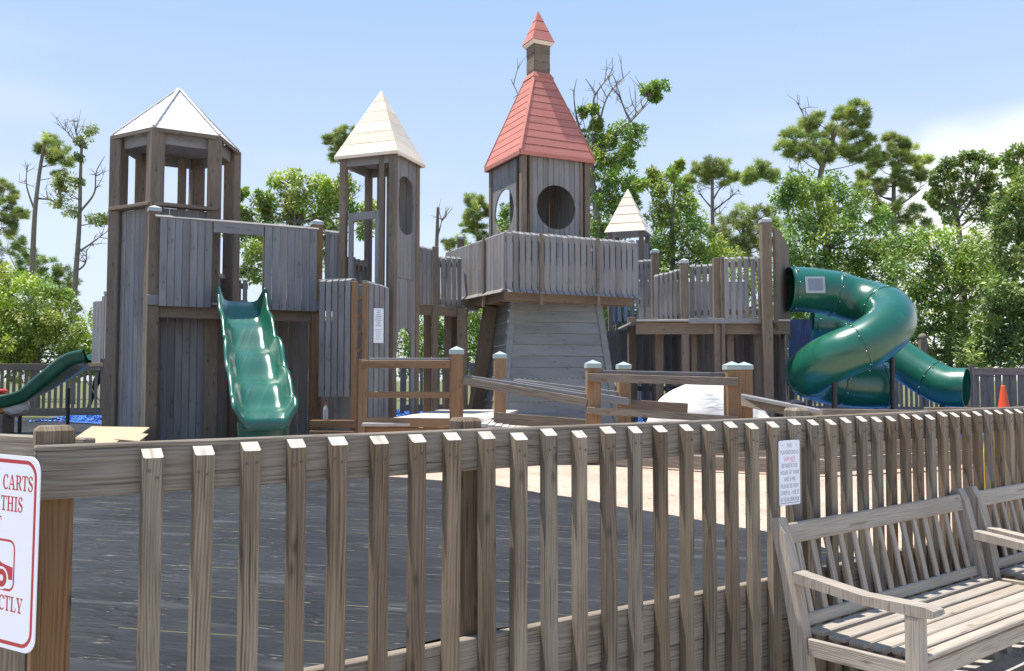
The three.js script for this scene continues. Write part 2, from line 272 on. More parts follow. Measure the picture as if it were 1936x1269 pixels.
{
  const sandTex = tex(512, 512, (u, v) => { const k = fbm(u * 6, v * 6, 6, 6, 3, 5), f = pnoise(u * 170, v * 170, 170, 170, 4), d = sstep(0.86, 0.93, pnoise(u * 90, v * 90, 90, 90, 5)); const b = 0.86 + 0.2 * (k - 0.5) + 0.12 * (f - 0.5) - 0.35 * d; return [214 * b, 186 * b, 162 * b]; }, true);
  const sandBump = tex(512, 512, (u, v) => { const k = 255 * (0.6 * fbm(u * 24, v * 24, 24, 24, 6, 4) + 0.4 * pnoise(u * 170, v * 170, 170, 170, 4)); return [k, k, k]; });
  const sand = new THREE.MeshStandardMaterial({ map: sandTex, bumpMap: sandBump, bumpScale: 0.02, roughness: 0.95 });
  sheet('ground', sand, [...frontEdge, [400, 420], [-400, 420]], -0.02, 0, null, 2);
  const paveTex = tex(512, 512, (u, v) => { const k = fbm(u * 5, v * 5, 5, 5, 13, 5), f = pnoise(u * 200, v * 200, 200, 200, 14); const b = 0.9 + 0.25 * (k - 0.5) + 0.2 * (f - 0.5); return [196 * b, 188 * b, 178 * b]; }, true);
  sheet('pavement', new THREE.MeshStandardMaterial({ map: paveTex, bumpMap: sandBump, bumpScale: 0.006, roughness: 0.92 }), [[-60, -40], [60, -40], [60, 60], fenceAt(60), fenceAt(9), fenceAt(21.4 * PD), fenceAt(-0.24), [-1.2, 2.2], [-40, 24.6]].map(([x, z]) => [x, z + 0.1]), -0.55, 0, null, 2);
  // woven weed-control cloth
  const clothTex = tex(1024, 1024, (u, v) => {
    const w = 0.5 + 0.25 * Math.sin(u * 6.2832 * 256) + 0.25 * Math.sin(v * 6.2832 * 256), k = fbm(u * 6, v * 6, 6, 6, 21, 5), du = sstep(0.62, 0.8, fbm(u * 5, v * 40, 5, 40, 22, 4));
    let b = 46 + 30 * (k - 0.5) + 8 * (w - 0.5) + 22 * du; let c = [b, b, b * 1.01];
    const line = Math.abs((((v + 0.004 * fbm(u * 6, v * 2, 6, 2, 24)) * 6) % 1) - 0.5) * 3 / 6; if (line < 0.0028 && pnoise(u * 14, Math.floor(v * 6), 14, 64, 23) > 0.5) c = [128, 120, 84];
    return c;
  }, true);
  const clothBump = tex(1024, 1024, (u, v) => { const a = fbm(u * 4 + 1.5 * fbm(u * 3, v * 3, 3, 3, 26), v * 30, 4, 30, 25, 5), b = fbm(u * 30, v * 90, 30, 90, 27, 3); const c = sstep(0.60, 0.75, fbm(u * 14 + 2 * fbm(u * 4, v * 4, 4, 4, 29), v * 70, 14, 70, 28, 3)); const k = 255 * (0.5 * a + 0.2 * b + 0.3 * c); return [k, k, k]; });
  const cloth = new THREE.MeshPhysicalMaterial({ map: clothTex, bumpMap: clothBump, bumpScale: 0.045, roughness: 0.44, specularIntensity: 0.38 });
  const folds = (x, z) => { const q = z + 0.28 * x; return 0.012 + 0.02 * n2(x * 0.5, z * 2, 1, 41) + 0.03 * Math.max(0, 0.5 - Math.abs(((q + 0.5 * n2(x, z, 0.4, 43)) % 1.9) - 0.95) * 9) * (0.5 + n2(x, 3, 0.8, 44)) + 0.012 * n2(x * 1.5, z * 6, 1, 45); };
  sheet('weed_cloth', cloth, [[-9, 6.7], [-1.2, 2.35], fenceAt(-0.2), fenceAt(12 * PD), fenceAt(22 * PD), fenceAt(24.5 * PD), [1.55, 5.0], [0.5, 6.5], [-0.1, 7.3], [-1.3, 8.1], [-2.1, 9.4], [-2.3, 16.6], [-7.4, 16.7], [-9.0, 17.7], [-10.8, 20.3], [-17, 20.3]].map(([x, z]) => [x - 0.02, z + 0.055]), 0.0, 0.07, folds, 3);
  const litter = tex(512, 512, (u, v) => { const k = fbm(u * 10, v * 10, 10, 10, 31, 5), f = pnoise(u * 140, v * 140, 140, 140, 34); const g = sstep(0.4, 0.62, k), b = 0.7 + 0.6 * f; return [lerp(112, 84, g) * b, lerp(98, 104, g) * b, lerp(70, 44, g) * b]; }, true);
  sheet('rough_grass', new THREE.MeshStandardMaterial({ map: litter, bumpMap: sandBump, bumpScale: 0.05, roughness: 0.95 }), [[-60, 20.4], [-10.7, 20.4], [-10.5, 25.1], [14, 25.1], [14.2, 19], [60, 19], [300, 400], [-300, 400]], -0.012, 0, null, 3);
  // blue rubber mulch
  const mulchTex = tex(512, 512, (u, v) => { const k = fbm(u * 60, v * 60, 60, 60, 51, 2), q = pnoise(u * 120, v * 60, 120, 60, 52), b = 0.45 + 0.9 * k * q + 0.2 * fbm(u * 4, v * 4, 4, 4, 53); return [50 * b, 120 * b, 205 * b]; }, true);
  const mulchBump = tex(512, 512, (u, v) => { const k = 255 * pnoise(u * 120, v * 60, 120, 60, 52); return [k, k, k]; });
  const mulch = new THREE.MeshStandardMaterial({ map: mulchTex, bumpMap: mulchBump, bumpScale: 0.03, roughness: 0.7 });
  sheet('rubber_mulch', mulch, [[-10.6, 20.2], [-8.8, 17.6], [-7.2, 16.8], [-3, 17.4], [1.9, 15.6], [3.4, 13.4], [9, 13.2], [13, 17], [14, 25], [-10.6, 25]], 0.0, 0.12, (x, z) => 0.02 + 0.05 * n2(x, z, 1.5, 61) + 0.02 * n2(x, z, 9, 62), 1.5);
  // loose chips
  const chip = new THREE.BoxGeometry(0.05, 0.02, 0.025), N = 5000, im = new THREE.InstancedMesh(chip, flat(0.04, 0.2, 0.62), N), m4 = new THREE.Matrix4(), q = new THREE.Quaternion(), col = new THREE.Color();
  for (let i = 0; i < N; i++) {
    let x, z; do { x = rr(-10, 13.5); z = rr(14, 25); } while ((x < 1.8 && z < 17.6) || (x > 10.5 && z < 17.5) || (x < 3.3 && z < 16) );
    q.setFromEuler(new THREE.Euler(rr(-.6, .6), rr(0, 6.28), rr(-.6, .6))); m4.compose(V(x, 0.05 + 0.05 * n2(x, z, 1.5, 61), z), q, V3(1, 1, 1).multiplyScalar(rr(0.7, 1.5))); im.setMatrixAt(i, m4);
    const k = rr(0.6, 1.5); im.setColorAt(i, col.setRGB(k * rr(0.7, 1.8), k, k));
  }
  im.name = 'mulch_chips'; im.userData = { kind: 'stuff', label: 'loose blue rubber mulch chips scattered under the play towers', category: 'mulch' }; im.castShadow = im.receiveShadow = true; scene.add(im);
}

// ---------------------------------------------------------------- front picket fence
const FT = 0.728;
function fenceRun(t, s0, s1, list, ang, railTop = FT) {
  const dir = V3(Math.cos(ang), 0, -Math.sin(ang)), out = V3(Math.sin(ang), 0, Math.cos(ang));
  const at = (s, y, off) => { const [x, z] = fenceAt(s); return V(x, y, z).addScaledVector(out, off); };
  for (const i of list) {
    const s = i * PD + rr(-.006, .006), w = rr(0.049, 0.056), d = 0.036, top = railTop - 0.012 + rr(-.007, .006), bot = -0.52;
    const g = polyGeo((() => {                                     // x up the picket; slanted head, eased edges
      const c = 0.004, hw = w / 2, L = top - bot, o = [[-hw + c, d], [hw - c, d], [hw, d - c], [hw, 0], [-hw, 0], [-hw, d - c]];
      const B = o.map(([y, z]) => V3(-L / 2, y, z - d / 2)), Tq = o.map(([y, z]) => V3(L / 2 - 0.024 * z / d, y, z - d / 2)), ps = [B, Tq];
      for (let k = 0; k < 6; k++) { const j = (k + 1) % 6; ps.push([B[k], B[j], Tq[j], Tq[k]]); } return ps;
    })(), R(), R());
    g.addGroup(0, 12, 0); g.addGroup(12, 12, 1); g.addGroup(24, g.attributes.position.count - 24, 0);
    const m = new THREE.Mesh(g, [pick(M.picket), pick(M.endGrain)]); m.position.copy(at(s, (top + bot) / 2, 0.0)).addScaledVector(out, 0.036 / 2 + 0.002);
    const lean = rr(-.008, .008), upv = UP.clone().addScaledVector(dir, lean).normalize();
    basis(m, upv, out); put(m, t, 'picket');
    for (const k of [-1, 1]) { const nl = new THREE.Mesh(new THREE.CylinderGeometry(0.0035, 0.0035, 0.006, 8), M.nail); nl.position.copy(at(s + k * 0.012 + rr(-.003, .003), top - 0.07 + rr(-.012, .012), 0.0385)); nl.quaternion.setFromUnitVectors(UP, out); put(nl, m, 'nail'); }
  }
  beam(t, 'top_rail', M.rail, at(s0, railTop - 0.07, -0.02), at(s1, railTop - 0.07, -0.02), 0.14, 0.038, out);
  for (let k = 0; k < 3; k++) beam(t, 'bottom_board', M.rail, at(s0, 0.022 - 0.092 - k * 0.187, -0.021 - 0.002 * k), at(s1, 0.022 - 0.092 - k * 0.187, -0.021 - 0.002 * k), 0.184, 0.038, out);
}
const range = (a, b) => Array.from({ length: b - a + 1 }, (_, i) => a + i);
{
  const t = thing('picket_fence', 'long weathered picket fence run with fresh brown corner post and warning notice', 'fence', V(FX, -0.55, FZ), 'front fence runs');
  fenceRun(t, -0.275, 21.45 * PD, range(0, 21), TH);
  const out = V3(Math.sin(TH), 0, Math.cos(TH));
  const post = (s, mat, top) => { const [x, z] = fenceAt(s), p = V(x, 0, z).addScaledVector(out, -0.087); const m = beam(t, 'post', mat, V3(p.x, -0.55, p.z), V3(p.x, top, p.z), 0.092, 0.09, out, 0.012); m.userData.label = mat === M.fresh ? 'fresh brown corner post' : undefined; return m; };
  post(-0.222, M.fresh, 0.70); beam(t, 'post_head', M.picket, V(-1.181, 0.702, 2.284).addScaledVector(out, -0.087), V(-1.181, 0.775, 2.284).addScaledVector(out, -0.087), 0.094, 0.09, out, 0.012);
  post(7.83 * PD, M.picket, 0.765); post(21.2 * PD, M.picket, 0.765);
  const u = thing('picket_fence', 'weathered picket fence run standing behind the teak benches', 'fence', V(...(([x, z]) => [x, -0.55, z])(fenceAt(22 * PD))), 'front fence runs');
  fenceRun(u, 21.5 * PD, 46 * PD, range(22, 45), T2);
  const v = thing('picket_fence', 'short picket fence run turning back beyond the golf cart sign', 'fence', V(-1.3, -0.55, 2.45), 'front fence runs');
  const d = V3(-0.9, 0, -0.44).normalize(), o2 = V3(-0.44, 0, 0.9).normalize(), s0 = V(-1.2, 0, 2.42);
  for (let k = 0; k < 9; k++) { const p = s0.clone().addScaledVector(d, 0.09 + k * 0.125); beam(v, 'picket', M.picket, V3(p.x, -0.52, p.z), V3(p.x, 0.66, p.z), 0.055, 0.045, o2, 0.008); }
  const q = s0.clone().addScaledVector(o2, -0.042), e = q.clone().addScaledVector(d, 1.3);
  beam(v, 'top_rail', M.rail, V3(q.x, 0.665, q.z), V3(e.x, 0.665, e.z), 0.14, 0.038, o2);
  for (let k = 0; k < 3; k++) beam(v, 'bottom_board', M.rail, V3(q.x, -0.07 - k * 0.187, q.z), V3(e.x, -0.07 - k * 0.187, e.z), 0.184, 0.038, o2);
}
// ---------------------------------------------------------------- signs
function signTex(W, H, draw) { const c = document.createElement('canvas'); c.width = W; c.height = H; draw(c.getContext('2d')); const t = new THREE.CanvasTexture(c); t.colorSpace = THREE.SRGBColorSpace; return t; }
function roundedPlate(w, h, r, th) {
  const s = new THREE.Shape(), x = w / 2, y = h / 2;
  s.moveTo(-x + r, -y); s.lineTo(x - r, -y); s.absarc(x - r, -y + r, r, -Math.PI / 2, 0); s.lineTo(x, y - r); s.absarc(x - r, y - r, r, 0, Math.PI / 2); s.lineTo(-x + r, y); s.absarc(-x + r, y - r, r, Math.PI / 2, Math.PI); s.lineTo(-x, -y + r); s.absarc(-x + r, -y + r, r, Math.PI, Math.PI * 1.5);
  const g = new THREE.ExtrudeGeometry(s, { depth: th, bevelEnabled: false, curveSegments: 10 }), p = g.attributes.position, uv = g.attributes.uv;
  for (let i = 0; i < p.count; i++) uv.setXY(i, p.getX(i) / w + 0.5, p.getY(i) / h + 0.5); return g;
}
{
  const W = 512, H = 768, red = '#b01c22';
  const map = signTex(W, H, c => {
    c.fillStyle = '#e9e9ee'; c.fillRect(0, 0, W, H);
    for (let i = 0; i < 60; i++) { c.fillStyle = `rgba(120,110,105,${0.03 + 0.05 * R()})`; c.fillRect(R() * W, R() * H, 2 + R() * 8, 1 + R() * 2); }
    c.strokeStyle = red; c.lineWidth = 15; c.beginPath(); c.roundRect(24, 24, W - 48, H - 48, 62); c.stroke();
    c.fillStyle = red; c.textAlign = 'right'; c.textBaseline = 'alphabetic';
    const put1 = (s, x, y, sz) => { c.save(); c.translate(x, y); c.scale(0.72, 1); c.font = `bold ${sz}px serif`; c.fillText(s, 0, 0); c.restore(); };
    put1('CARTS', 474, 138, 84); put1('THIS', 412, 224, 84); put1('T', 272, 308, 84); put1('CTLY', 430, 620, 84); put1('O', 276, 706, 84);
    c.lineWidth = 9; c.beginPath(); c.roundRect(80, 342, 286, 196, 34); c.stroke();
    c.beginPath(); c.moveTo(90, 460); c.lineTo(190, 392); c.lineTo(290, 436); c.lineTo(358, 446); c.lineTo(358, 496); c.lineTo(90, 496); c.closePath(); c.fill();
    c.fillStyle = '#e9e9ee'; c.beginPath(); c.arc(284, 494, 46, 0, 7); c.fill(); c.fillStyle = red; c.beginPath(); c.arc(284, 494, 36, 0, 7); c.fill(); c.fillStyle = '#e9e9ee'; c.beginPath(); c.arc(284, 494, 13, 0, 7); c.fill();
  });
  const t = thing('parking_sign', 'white metal sign with red border, red lettering and a red car emblem', 'sign', V(-1.27, -0.55, 2.12));
  const pl = new THREE.Mesh(roundedPlate(0.305, 0.457, 0.038, 0.003), new THREE.MeshPhysicalMaterial({ map, roughness: 0.45 }));
  const tr = P(77, 864, 2.06); { const ry = -0.5; pl.rotation.set(0, ry, -0.012); pl.position.set(tr.x - 0.1525 * Math.cos(ry), tr.y - 0.2285, tr.z + 0.1525 * Math.sin(ry)); } put(pl, t, 'sign_plate');
  beam(t, 'post', M.picket, V(-1.262, -0.55, 2.235), V(-1.262, 0.62, 2.235), 0.05, 0.045, V3(0, 0, 1), 0.005);
}
{
  const W = 384, H = 768, lines = [['THIS'], ['PLAYGROUND IS'], ['VERY ', 'HOT'], ['BETWEEN THE'], ['HOURS OF 10AM'], ['AND 6 PM'], ['PLEASE BE VERY'], ['CAREFUL - USE IT'], ['AT YOUR OWN RISK']];
  const map = signTex(W, H, c => {
    c.fillStyle = '#e4e5ec'; c.fillRect(0, 0, W, H); c.textAlign = 'center'; c.textBaseline = 'middle';
    lines.forEach((l, i) => { const s = l.join(''); c.font = '58px sans-serif'; c.fillStyle = i === 2 ? '#c8323c' : '#33343c'; c.save(); c.translate(W / 2, 62 + i * 80); const w = c.measureText(s).width; c.scale(Math.min(0.8, 340 / w), 1.12); c.fillText(s, 0, 0); if (i === 2) c.fillRect(w * 0.12, 30, w * 0.36, 5); if (i === 8) c.fillRect(-w / 2, 32, w, 5); c.restore(); });
    c.fillStyle = '#4a4a4e'; for (const x of [66, 318]) { c.fillRect(x - 9, 54, 18, 4); c.fillRect(x - 2, 47, 4, 18); }
  });
  const t = thing('warning_notice', 'small white notice saying the playground is very hot, screwed to the pickets', 'notice', V(1.19, 0.35, 3.9));
  const g = roundedPlate(0.142, 0.284, 0.008, 0.004), m = new THREE.Mesh(g, new THREE.MeshPhysicalMaterial({ map, roughness: 0.4 }));
  const [x, z] = fenceAt(19.55 * PD), out = V3(Math.sin(TH), 0, Math.cos(TH));
  m.position.copy(V(x, 0.487, z)).addScaledVector(out, 0.041); m.rotation.y = TH; put(m, t, 'notice_plate');
}

// ---------------------------------------------------------------- benches
function bench(ox, oz, ang, label) {
  const L = 1.68, g0 = -0.55, d = V3(Math.cos(ang), 0, -Math.sin(ang)), f = V3(Math.sin(ang), 0, Math.cos(ang));   // d along, f towards the sitter
  const at = (s, h, k) => V(ox, g0 + h, oz).addScaledVector(d, s).addScaledVector(f, k);
  const t = thing('garden_bench', label, 'bench', at(L / 2, 0, 0.2), 'teak benches by the fence');
  for (const s of [0.03, L - 0.03]) {
    const pr = [[0.09, 0], [0.04, 0.40], [0.0, 0.62], [-0.045, 0.80], [-0.075, 0.86], [-0.115, 0.855], [-0.125, 0.82], [-0.10, 0.79], [-0.06, 0.62], [-0.022, 0.40], [0.02, 0]];
    profileBoard(t, 'back_post', M.bench, at(s, 0, 0), d, f, 0.06, pr);
    beam(t, 'front_leg', M.bench, at(s, 0, 0.50), at(s, 0.575, 0.50), 0.06, 0.06, f, 0.006);
    profileBoard(t, 'armrest', M.bench, at(s + (s < 1 ? 0.005 : -0.005), 0, 0), d, f, 0.075, [[0.0, 0.605], [0.30, 0.575], [0.52, 0.573], [0.575, 0.578], [0.59, 0.59], [0.585, 0.607], [0.55, 0.615], [0.30, 0.612], [0.0, 0.648]]);
    beam(t, 'side_rail', M.bench, at(s, 0.35, 0.05), at(s, 0.36, 0.47), 0.07, 0.03, d, 0.004);
  }
  beam(t, 'top_rail', M.bench, at(0.06, 0.79, -0.072), at(L - 0.06, 0.79, -0.072), 0.085, 0.032, f.clone().addScaledVector(UP, 0.22), 0.006);
  beam(t, 'lower_back_rail', M.bench, at(0.06, 0.44, -0.0), at(L - 0.06, 0.44, -0.0), 0.05, 0.03, f.clone().addScaledVector(UP, 0.22), 0.004);
  const n = 14; for (let i = 0; i < n; i++) { const s = 0.06 + (L - 0.12) * (i + 0.6) / (n + 0.2); beam(t, 'back_slat', M.bench, at(s, 0.46, -0.004), at(s, 0.752, -0.066), 0.036, 0.014, f.clone().addScaledVector(UP, 0.22), 0.003); }
  const sd = [[0.06, 0.405], [0.15, 0.398], [0.24, 0.396], [0.33, 0.40], [0.42, 0.407], [0.50, 0.41]];
  sd.forEach(([k, h], i) => beam(t, 'seat_slat', M.bench, at(i === 5 ? 0.065 : -0.0 + 0.062, h, k), at(L - 0.062, h, k), i === 5 ? 0.05 : 0.07, 0.022, UP, 0.005));
  beam(t, 'front_apron', M.bench, at(0.06, 0.35, 0.495), at(L - 0.06, 0.35, 0.495), 0.07, 0.026, f, 0.004);
  beam(t, 'seat_support', M.bench, at(L / 2, 0.36, 0.02), at(L / 2, 0.365, 0.48), 0.05, 0.03, d, 0.003);
  return t;
}
const BA = 38 * Math.PI / 180;
bench(1.17, 3.67, BA, 'whole teak garden bench with slatted back below the warning notice');
bench(1.17 + 1.77 * Math.cos(BA), 3.67 + 1.77 * Math.sin(BA), BA, 'second teak garden bench, end to end with the first, cut off by the picture edge');

// ---------------------------------------------------------------- hexagonal tower
{
  const cx = -5.0, cz = 12.9, r = 0.8, eave = YH(250, 12.2), sill = YH(388, 12.15);
  const vx = (k, rad) => V(cx + rad * Math.sin(k * Math.PI / 3), 0, cz - rad * Math.cos(k * Math.PI / 3));
  const t = thing('hexagonal_tower', 'six-sided lookout tower with open windows under a bleached white pointed roof', 'play tower', V(cx, 0, cz));
  const up = (v, y) => V3(v.x, y, v.z);
  for (let k = 0; k < 6; k++) {
    const v = vx(k, r), dir = V3(v.x - cx, 0, v.z + cz);
    beam(t, 'post', k < 3 ? M.brown : M.brown, up(v, 0), up(v, eave + 0.02), 0.19, 0.19, dir.clone().applyAxisAngle(UP, Math.PI / 4), 0.012);
    const a = vx(k, r - 0.02), b = vx(k + 1, r - 0.02), e = V3().subVectors(b, a).normalize(), A = a.clone().addScaledVector(e, 0.09), B = b.clone().addScaledVector(e, -0.09);
    const out = V3((a.x + b.x) / 2 - cx, 0, (a.z + b.z) / 2 + cz).normalize();
    if (k !== 1 && k !== 2) plankWall(t, M.grey, A, B, k === 0 ? 0.02 : 0.05, sill - 0.04, 6, { out }); else plankWall(t, M.grey, A, B, 0.02, 1.85, 6, { out });
    if (k !== 1) { beam(t, 'window_sill', M.brown, up(vx(k, r + 0.06), sill - 0.005), up(vx(k + 1, r + 0.06), sill - 0.005), 0.16, 0.05, UP, 0.006); }
    beam(t, 'window_head', M.grey, up(A, eave - 0.10), up(B, eave - 0.10), 0.16, 0.035, out);
  }
  const roof = new THREE.Group(); roof.name = 'roof'; roof.position.set(cx, eave, -cz); t.attach(roof); roof.updateMatrixWorld(true);
  const apex = V(cx, YH(172, 12.95), cz), re = 0.91;
  for (let k = 0; k < 6; k++) {
    const a = up(vx(k, re), eave), b = up(vx(k + 1, re), eave);
    roofFace(roof, M.whiteRoof, b, a, apex, apex, 6, 0.026);
    beam(roof, 'ridge_trim', M.whiteRoof, a.clone().lerp(apex, 0.01).add(V3(0, 0.03, 0)), apex.clone().add(V3(0, 0.025, 0)), 0.05, 0.02, V3(a.x - cx, 0.8, a.z + cz), 0.004);
    beam(roof, 'fascia', M.brown, a.clone().add(V3(0, -0.015, 0)), b.clone().add(V3(0, -0.015, 0)), 0.06, 0.03, V3((a.x + b.x) / 2 - cx, 0, (a.z + b.z) / 2 + cz));
  }
  const cl = new THREE.Mesh(new THREE.CylinderGeometry(r * 1.02, r * 1.02, 0.03, 6), M.grey[0]); cl.position.set(cx, eave - 0.02, -cz); put(cl, roof, 'ceiling');
  // floor, and a post seen through the windows
  const fl = new THREE.Mesh(new THREE.CylinderGeometry(r * 0.93, r * 0.93, 0.06, 6), M.deck[0]); fl.position.set(cx, 2.45, -cz); put(fl, t, 'floor');
  beam(t, 'inner_post', M.brown, V(cx - 0.12, 2.48, cz + 0.5), V(cx - 0.12, 4.3, cz + 0.5), 0.1, 0.1);
}
// ---------------------------------------------------------------- slide platform (panel wall with the wave slide)
const pA = V(-4.842, 0, 11.75), pB = V(-2.855, 0, 12.8), pDir = V3().subVectors(pB, pA).normalize(), pOut = outward(pA, pB);
{
  const t = thing('slide_platform', 'raised platform with flat grey plank panels either side of the wave slide', 'play platform', V(-3.9, 0, 12.6));
  const y0 = YH(578, 11.75), y1 = YH(410, 11.75), L = pA.distanceTo(pB), at = (s, y, o = 0) => pA.clone().addScaledVector(pDir, s).addScaledVector(pOut, o).setY(y);
  const sA = 0.74, sB = 1.46;
  plankWall(t, M.grey, at(0.06, 0), at(sA, 0), y0, y1, 7, { out: pOut });
  plankWall(t, M.grey, at(sB, 0), at(L - 0.03, 0), y0, y1, 7, { out: pOut });
  beam(t, 'header', M.grey, at(sA + 0.015, y1 - 0.08, 0.012), at(sB - 0.015, y1 - 0.08, 0.012), 0.15, 0.034, pOut);
  for (const s of [sA - 0.01, sB + 0.01]) beam(t, 'jamb', M.brown, at(s, y0, -0.03), at(s, y1 + 0.01, -0.03), 0.045, 0.07, pOut);
  beam(t, 'cap_rail', M.grey, at(0.0, y1 + 0.012, 0.0), at(L, y1 + 0.012, 0.0), 0.07, 0.025, UP.clone().addScaledVector(pOut, 0.6));
  beam(t, 'bottom_rail', M.grey, at(-0.08, y0 + 0.08, -0.03), at(sA, y0 + 0.08, -0.03), 0.14, 0.036, pOut);
  beam(t, 'bottom_rail', M.grey, at(sB, y0 + 0.08, -0.03), at(L + 0.06, y0 + 0.08, -0.03), 0.14, 0.036, pOut);
  capPost(t, M.brown, at(0, 0, -0.12).x, at(0, 0, -0.12).z, 0, y1 + 0.1, 0.15, M.capGrey, pOut);
  capPost(t, M.ramp, at(L + 0.0, 0, -0.12).x, at(L, 0, -0.12).z, 0, y1 + 0.1, 0.15, M.capGrey, pOut);
  // deck and joists
  for (let k = 0; k < 9; k++) beam(t, 'deck_board', M.deck, at(0.02, y0 + 0.06, -0.12 - k * 0.145), at(L, y0 + 0.06, -0.12 - k * 0.145), 0.138, 0.035, UP);
  beam(t, 'joist', M.brown, at(0.02, y0 - 0.06, -0.1), at(L, y0 - 0.06, -0.1), 0.18, 0.04, pOut);
  // back railing of the platform
  const b0 = at(0.35, 0, -1.45), b1 = at(1.55, 0, -1.6);
  slatRail(t, M.grey, b0, b0.clone().lerp(b1, 0.4), y0 + 0.1, y0 + 0.95, 4, { out: pOut, fill: 0.7 });
  slatRail(t, M.grey, b0.clone().lerp(b1, 0.42), b1, y0 + 0.1, y0 + 0.62, 7, { out: pOut, fill: 0.7 });
  beam(t, 'post', M.brown, b0.clone().lerp(b1, 0.41).setY(y0), b0.clone().lerp(b1, 0.41).setY(y0 + 0.95), 0.1, 0.1);
  // recess below: back wall of slats
  const w0 = at(0.95, 0, -1.2), w1 = at(L + 1.0, 0, -1.2);
  plankWall(t, M.grey, w0, w1, 0.02, y0 - 0.05, 14, { out: pOut });
  // side return to the narrow tower
  slatRail(t, M.grey, at(L + 0.12, 0, -0.1), V(-2.56, 0, 13.1), y0 + 0.02, YH(432, 12.9), 4, { out: outward(pA, pB), fill: 0.86 });
}
// ---------------------------------------------------------------- wave slide
function loftSlide(parent, name, mat, stations, loop) {             // stations: {p, tan, side, w, h}
  const pos = [], idx = [], n = loop.length;
  stations.forEach(s => { const nrm = V3().crossVectors(s.side, s.tan).normalize(); if (nrm.y < 0) nrm.negate(); for (const [a, b] of loop) { const q = s.p.clone().addScaledVector(s.side, a * s.w).addScaledVector(nrm, b * s.h); pos.push(q.x, q.y, q.z); } });
  for (let i = 0; i + 1 < stations.length; i++) for (let k = 0; k < n; k++) { const a = i * n + k, b = i * n + (k + 1) % n, c = a + n, d = b + n; idx.push(a, c, b, b, c, d); }
  const g = new THREE.BufferGeometry(); g.setAttribute('position', new THREE.Float32BufferAttribute(pos, 3)); g.setIndex(idx); g.computeVertexNormals();
  const uv = []; for (let i = 0; i < pos.length; i += 3) uv.push(pos[i] * 0.8, pos[i + 1] + pos[i + 2]); g.setAttribute('uv', new THREE.Float32BufferAttribute(uv, 2));
  const m = new THREE.Mesh(g, mat); return put(m, parent, name);
}
const chute = (() => { const l = []; for (let i = 0; i <= 12; i++) { const a = i / 12, x = -0.84 + 1.68 * a, e = Math.abs(x) / 0.84; l.push([x, 0.62 * Math.pow(e, 8)]); } l.push([0.88, 0.8], [0.93, 0.9], [1.0, 0.92], [1.05, 0.84], [1.05, 0.7], [0.99, 0.55], [0.95, 0.2], [0.86, -0.10], [0.5, -0.14], [-0.5, -0.14], [-0.86, -0.10], [-0.95, 0.2], [-0.99, 0.55], [-1.05, 0.7], [-1.05, 0.84], [-1.0, 0.92], [-0.93, 0.9], [-0.88, 0.8]); return l; })();
{
  const t = thing('wave_slide', 'glossy green plastic wave slide running down from the panel platform', 'slide', V(-3.2, 0, 11));
  const s0 = V(-3.83, 0, 12.27), dir = V3(0.41, 0, 0.91).normalize(), side = V3(0.91, 0, -0.41).normalize(), st = [];
  const yT = YH(572, 12.2), yB = YH(797, 10.1), N = 64, Ls = 2.42;
  const hy = f => { const lin = lerp(yT, yB, f); const flat0 = sstep(0.0, 0.12, f); let y = yT - (yT - yB) * (0.04 * f + 0.96 * (f < 0.10 ? f * f * 4.6 : f > 0.88 ? 0 : 0)); y = lin; y += 0.042 * Math.sin(f * Math.PI * 2 * 4 + 0.9) * sstep(0, .1, f) * sstep(1, 0.85, f); y += (1 - flat0) * 0.02; return y + 0.05 * sstep(0.86, 1, f); };
  for (let i = 0; i <= N; i++) { const f = i / N, p = s0.clone().addScaledVector(dir, f * Ls).setY(hy(f)); st.push({ p, side, w: (f < 0.45 ? 0.325 : lerp(0.325, 0.352, sstep(0.45, 0.56, f))) * (f > 0.93 ? 1 + 0.05 * (f - 0.93) / 0.07 - 0.09 * Math.pow((f - 0.93) / 0.07, 4) : 1), h: (0.2 + 0.05 * sstep(0.1, 0, f) + 0.05 * sstep(0.4, 0.5, f) * sstep(0.62, 0.5, f)) * (f > 0.95 ? 1 - 0.35 * (f - 0.95) / 0.05 : 1) }); }
  st.forEach((s, i) => s.tan = V3().subVectors(st[Math.min(N, i + 1)].p, st[Math.max(0, i - 1)].p).normalize());
  const e = st[N]; for (const [dx, dy, sc] of [[0.03, -0.02, 0.9], [0.05, -0.07, 0.8], [0.045, -0.15, 0.72]]) st.push({ p: e.p.clone().addScaledVector(dir, dx).add(V3(0, dy, 0)), side, tan: e.tan, w: e.w * sc, h: e.h * 0.5 * sc });
  loftSlide(t, 'chute', M.green, st, chute);
  const q = e.p.clone().addScaledVector(dir, -0.1);
  const fp = new THREE.Mesh(new THREE.CylinderGeometry(0.3, 0.27, e.p.y - 0.06, 24, 1).scale(1, 1, 0.35), M.green); fp.position.set(q.x, (e.p.y - 0.06) / 2, q.z); fp.rotation.y = Math.atan2(dir.x, dir.z); put(fp, t, 'foot');
}
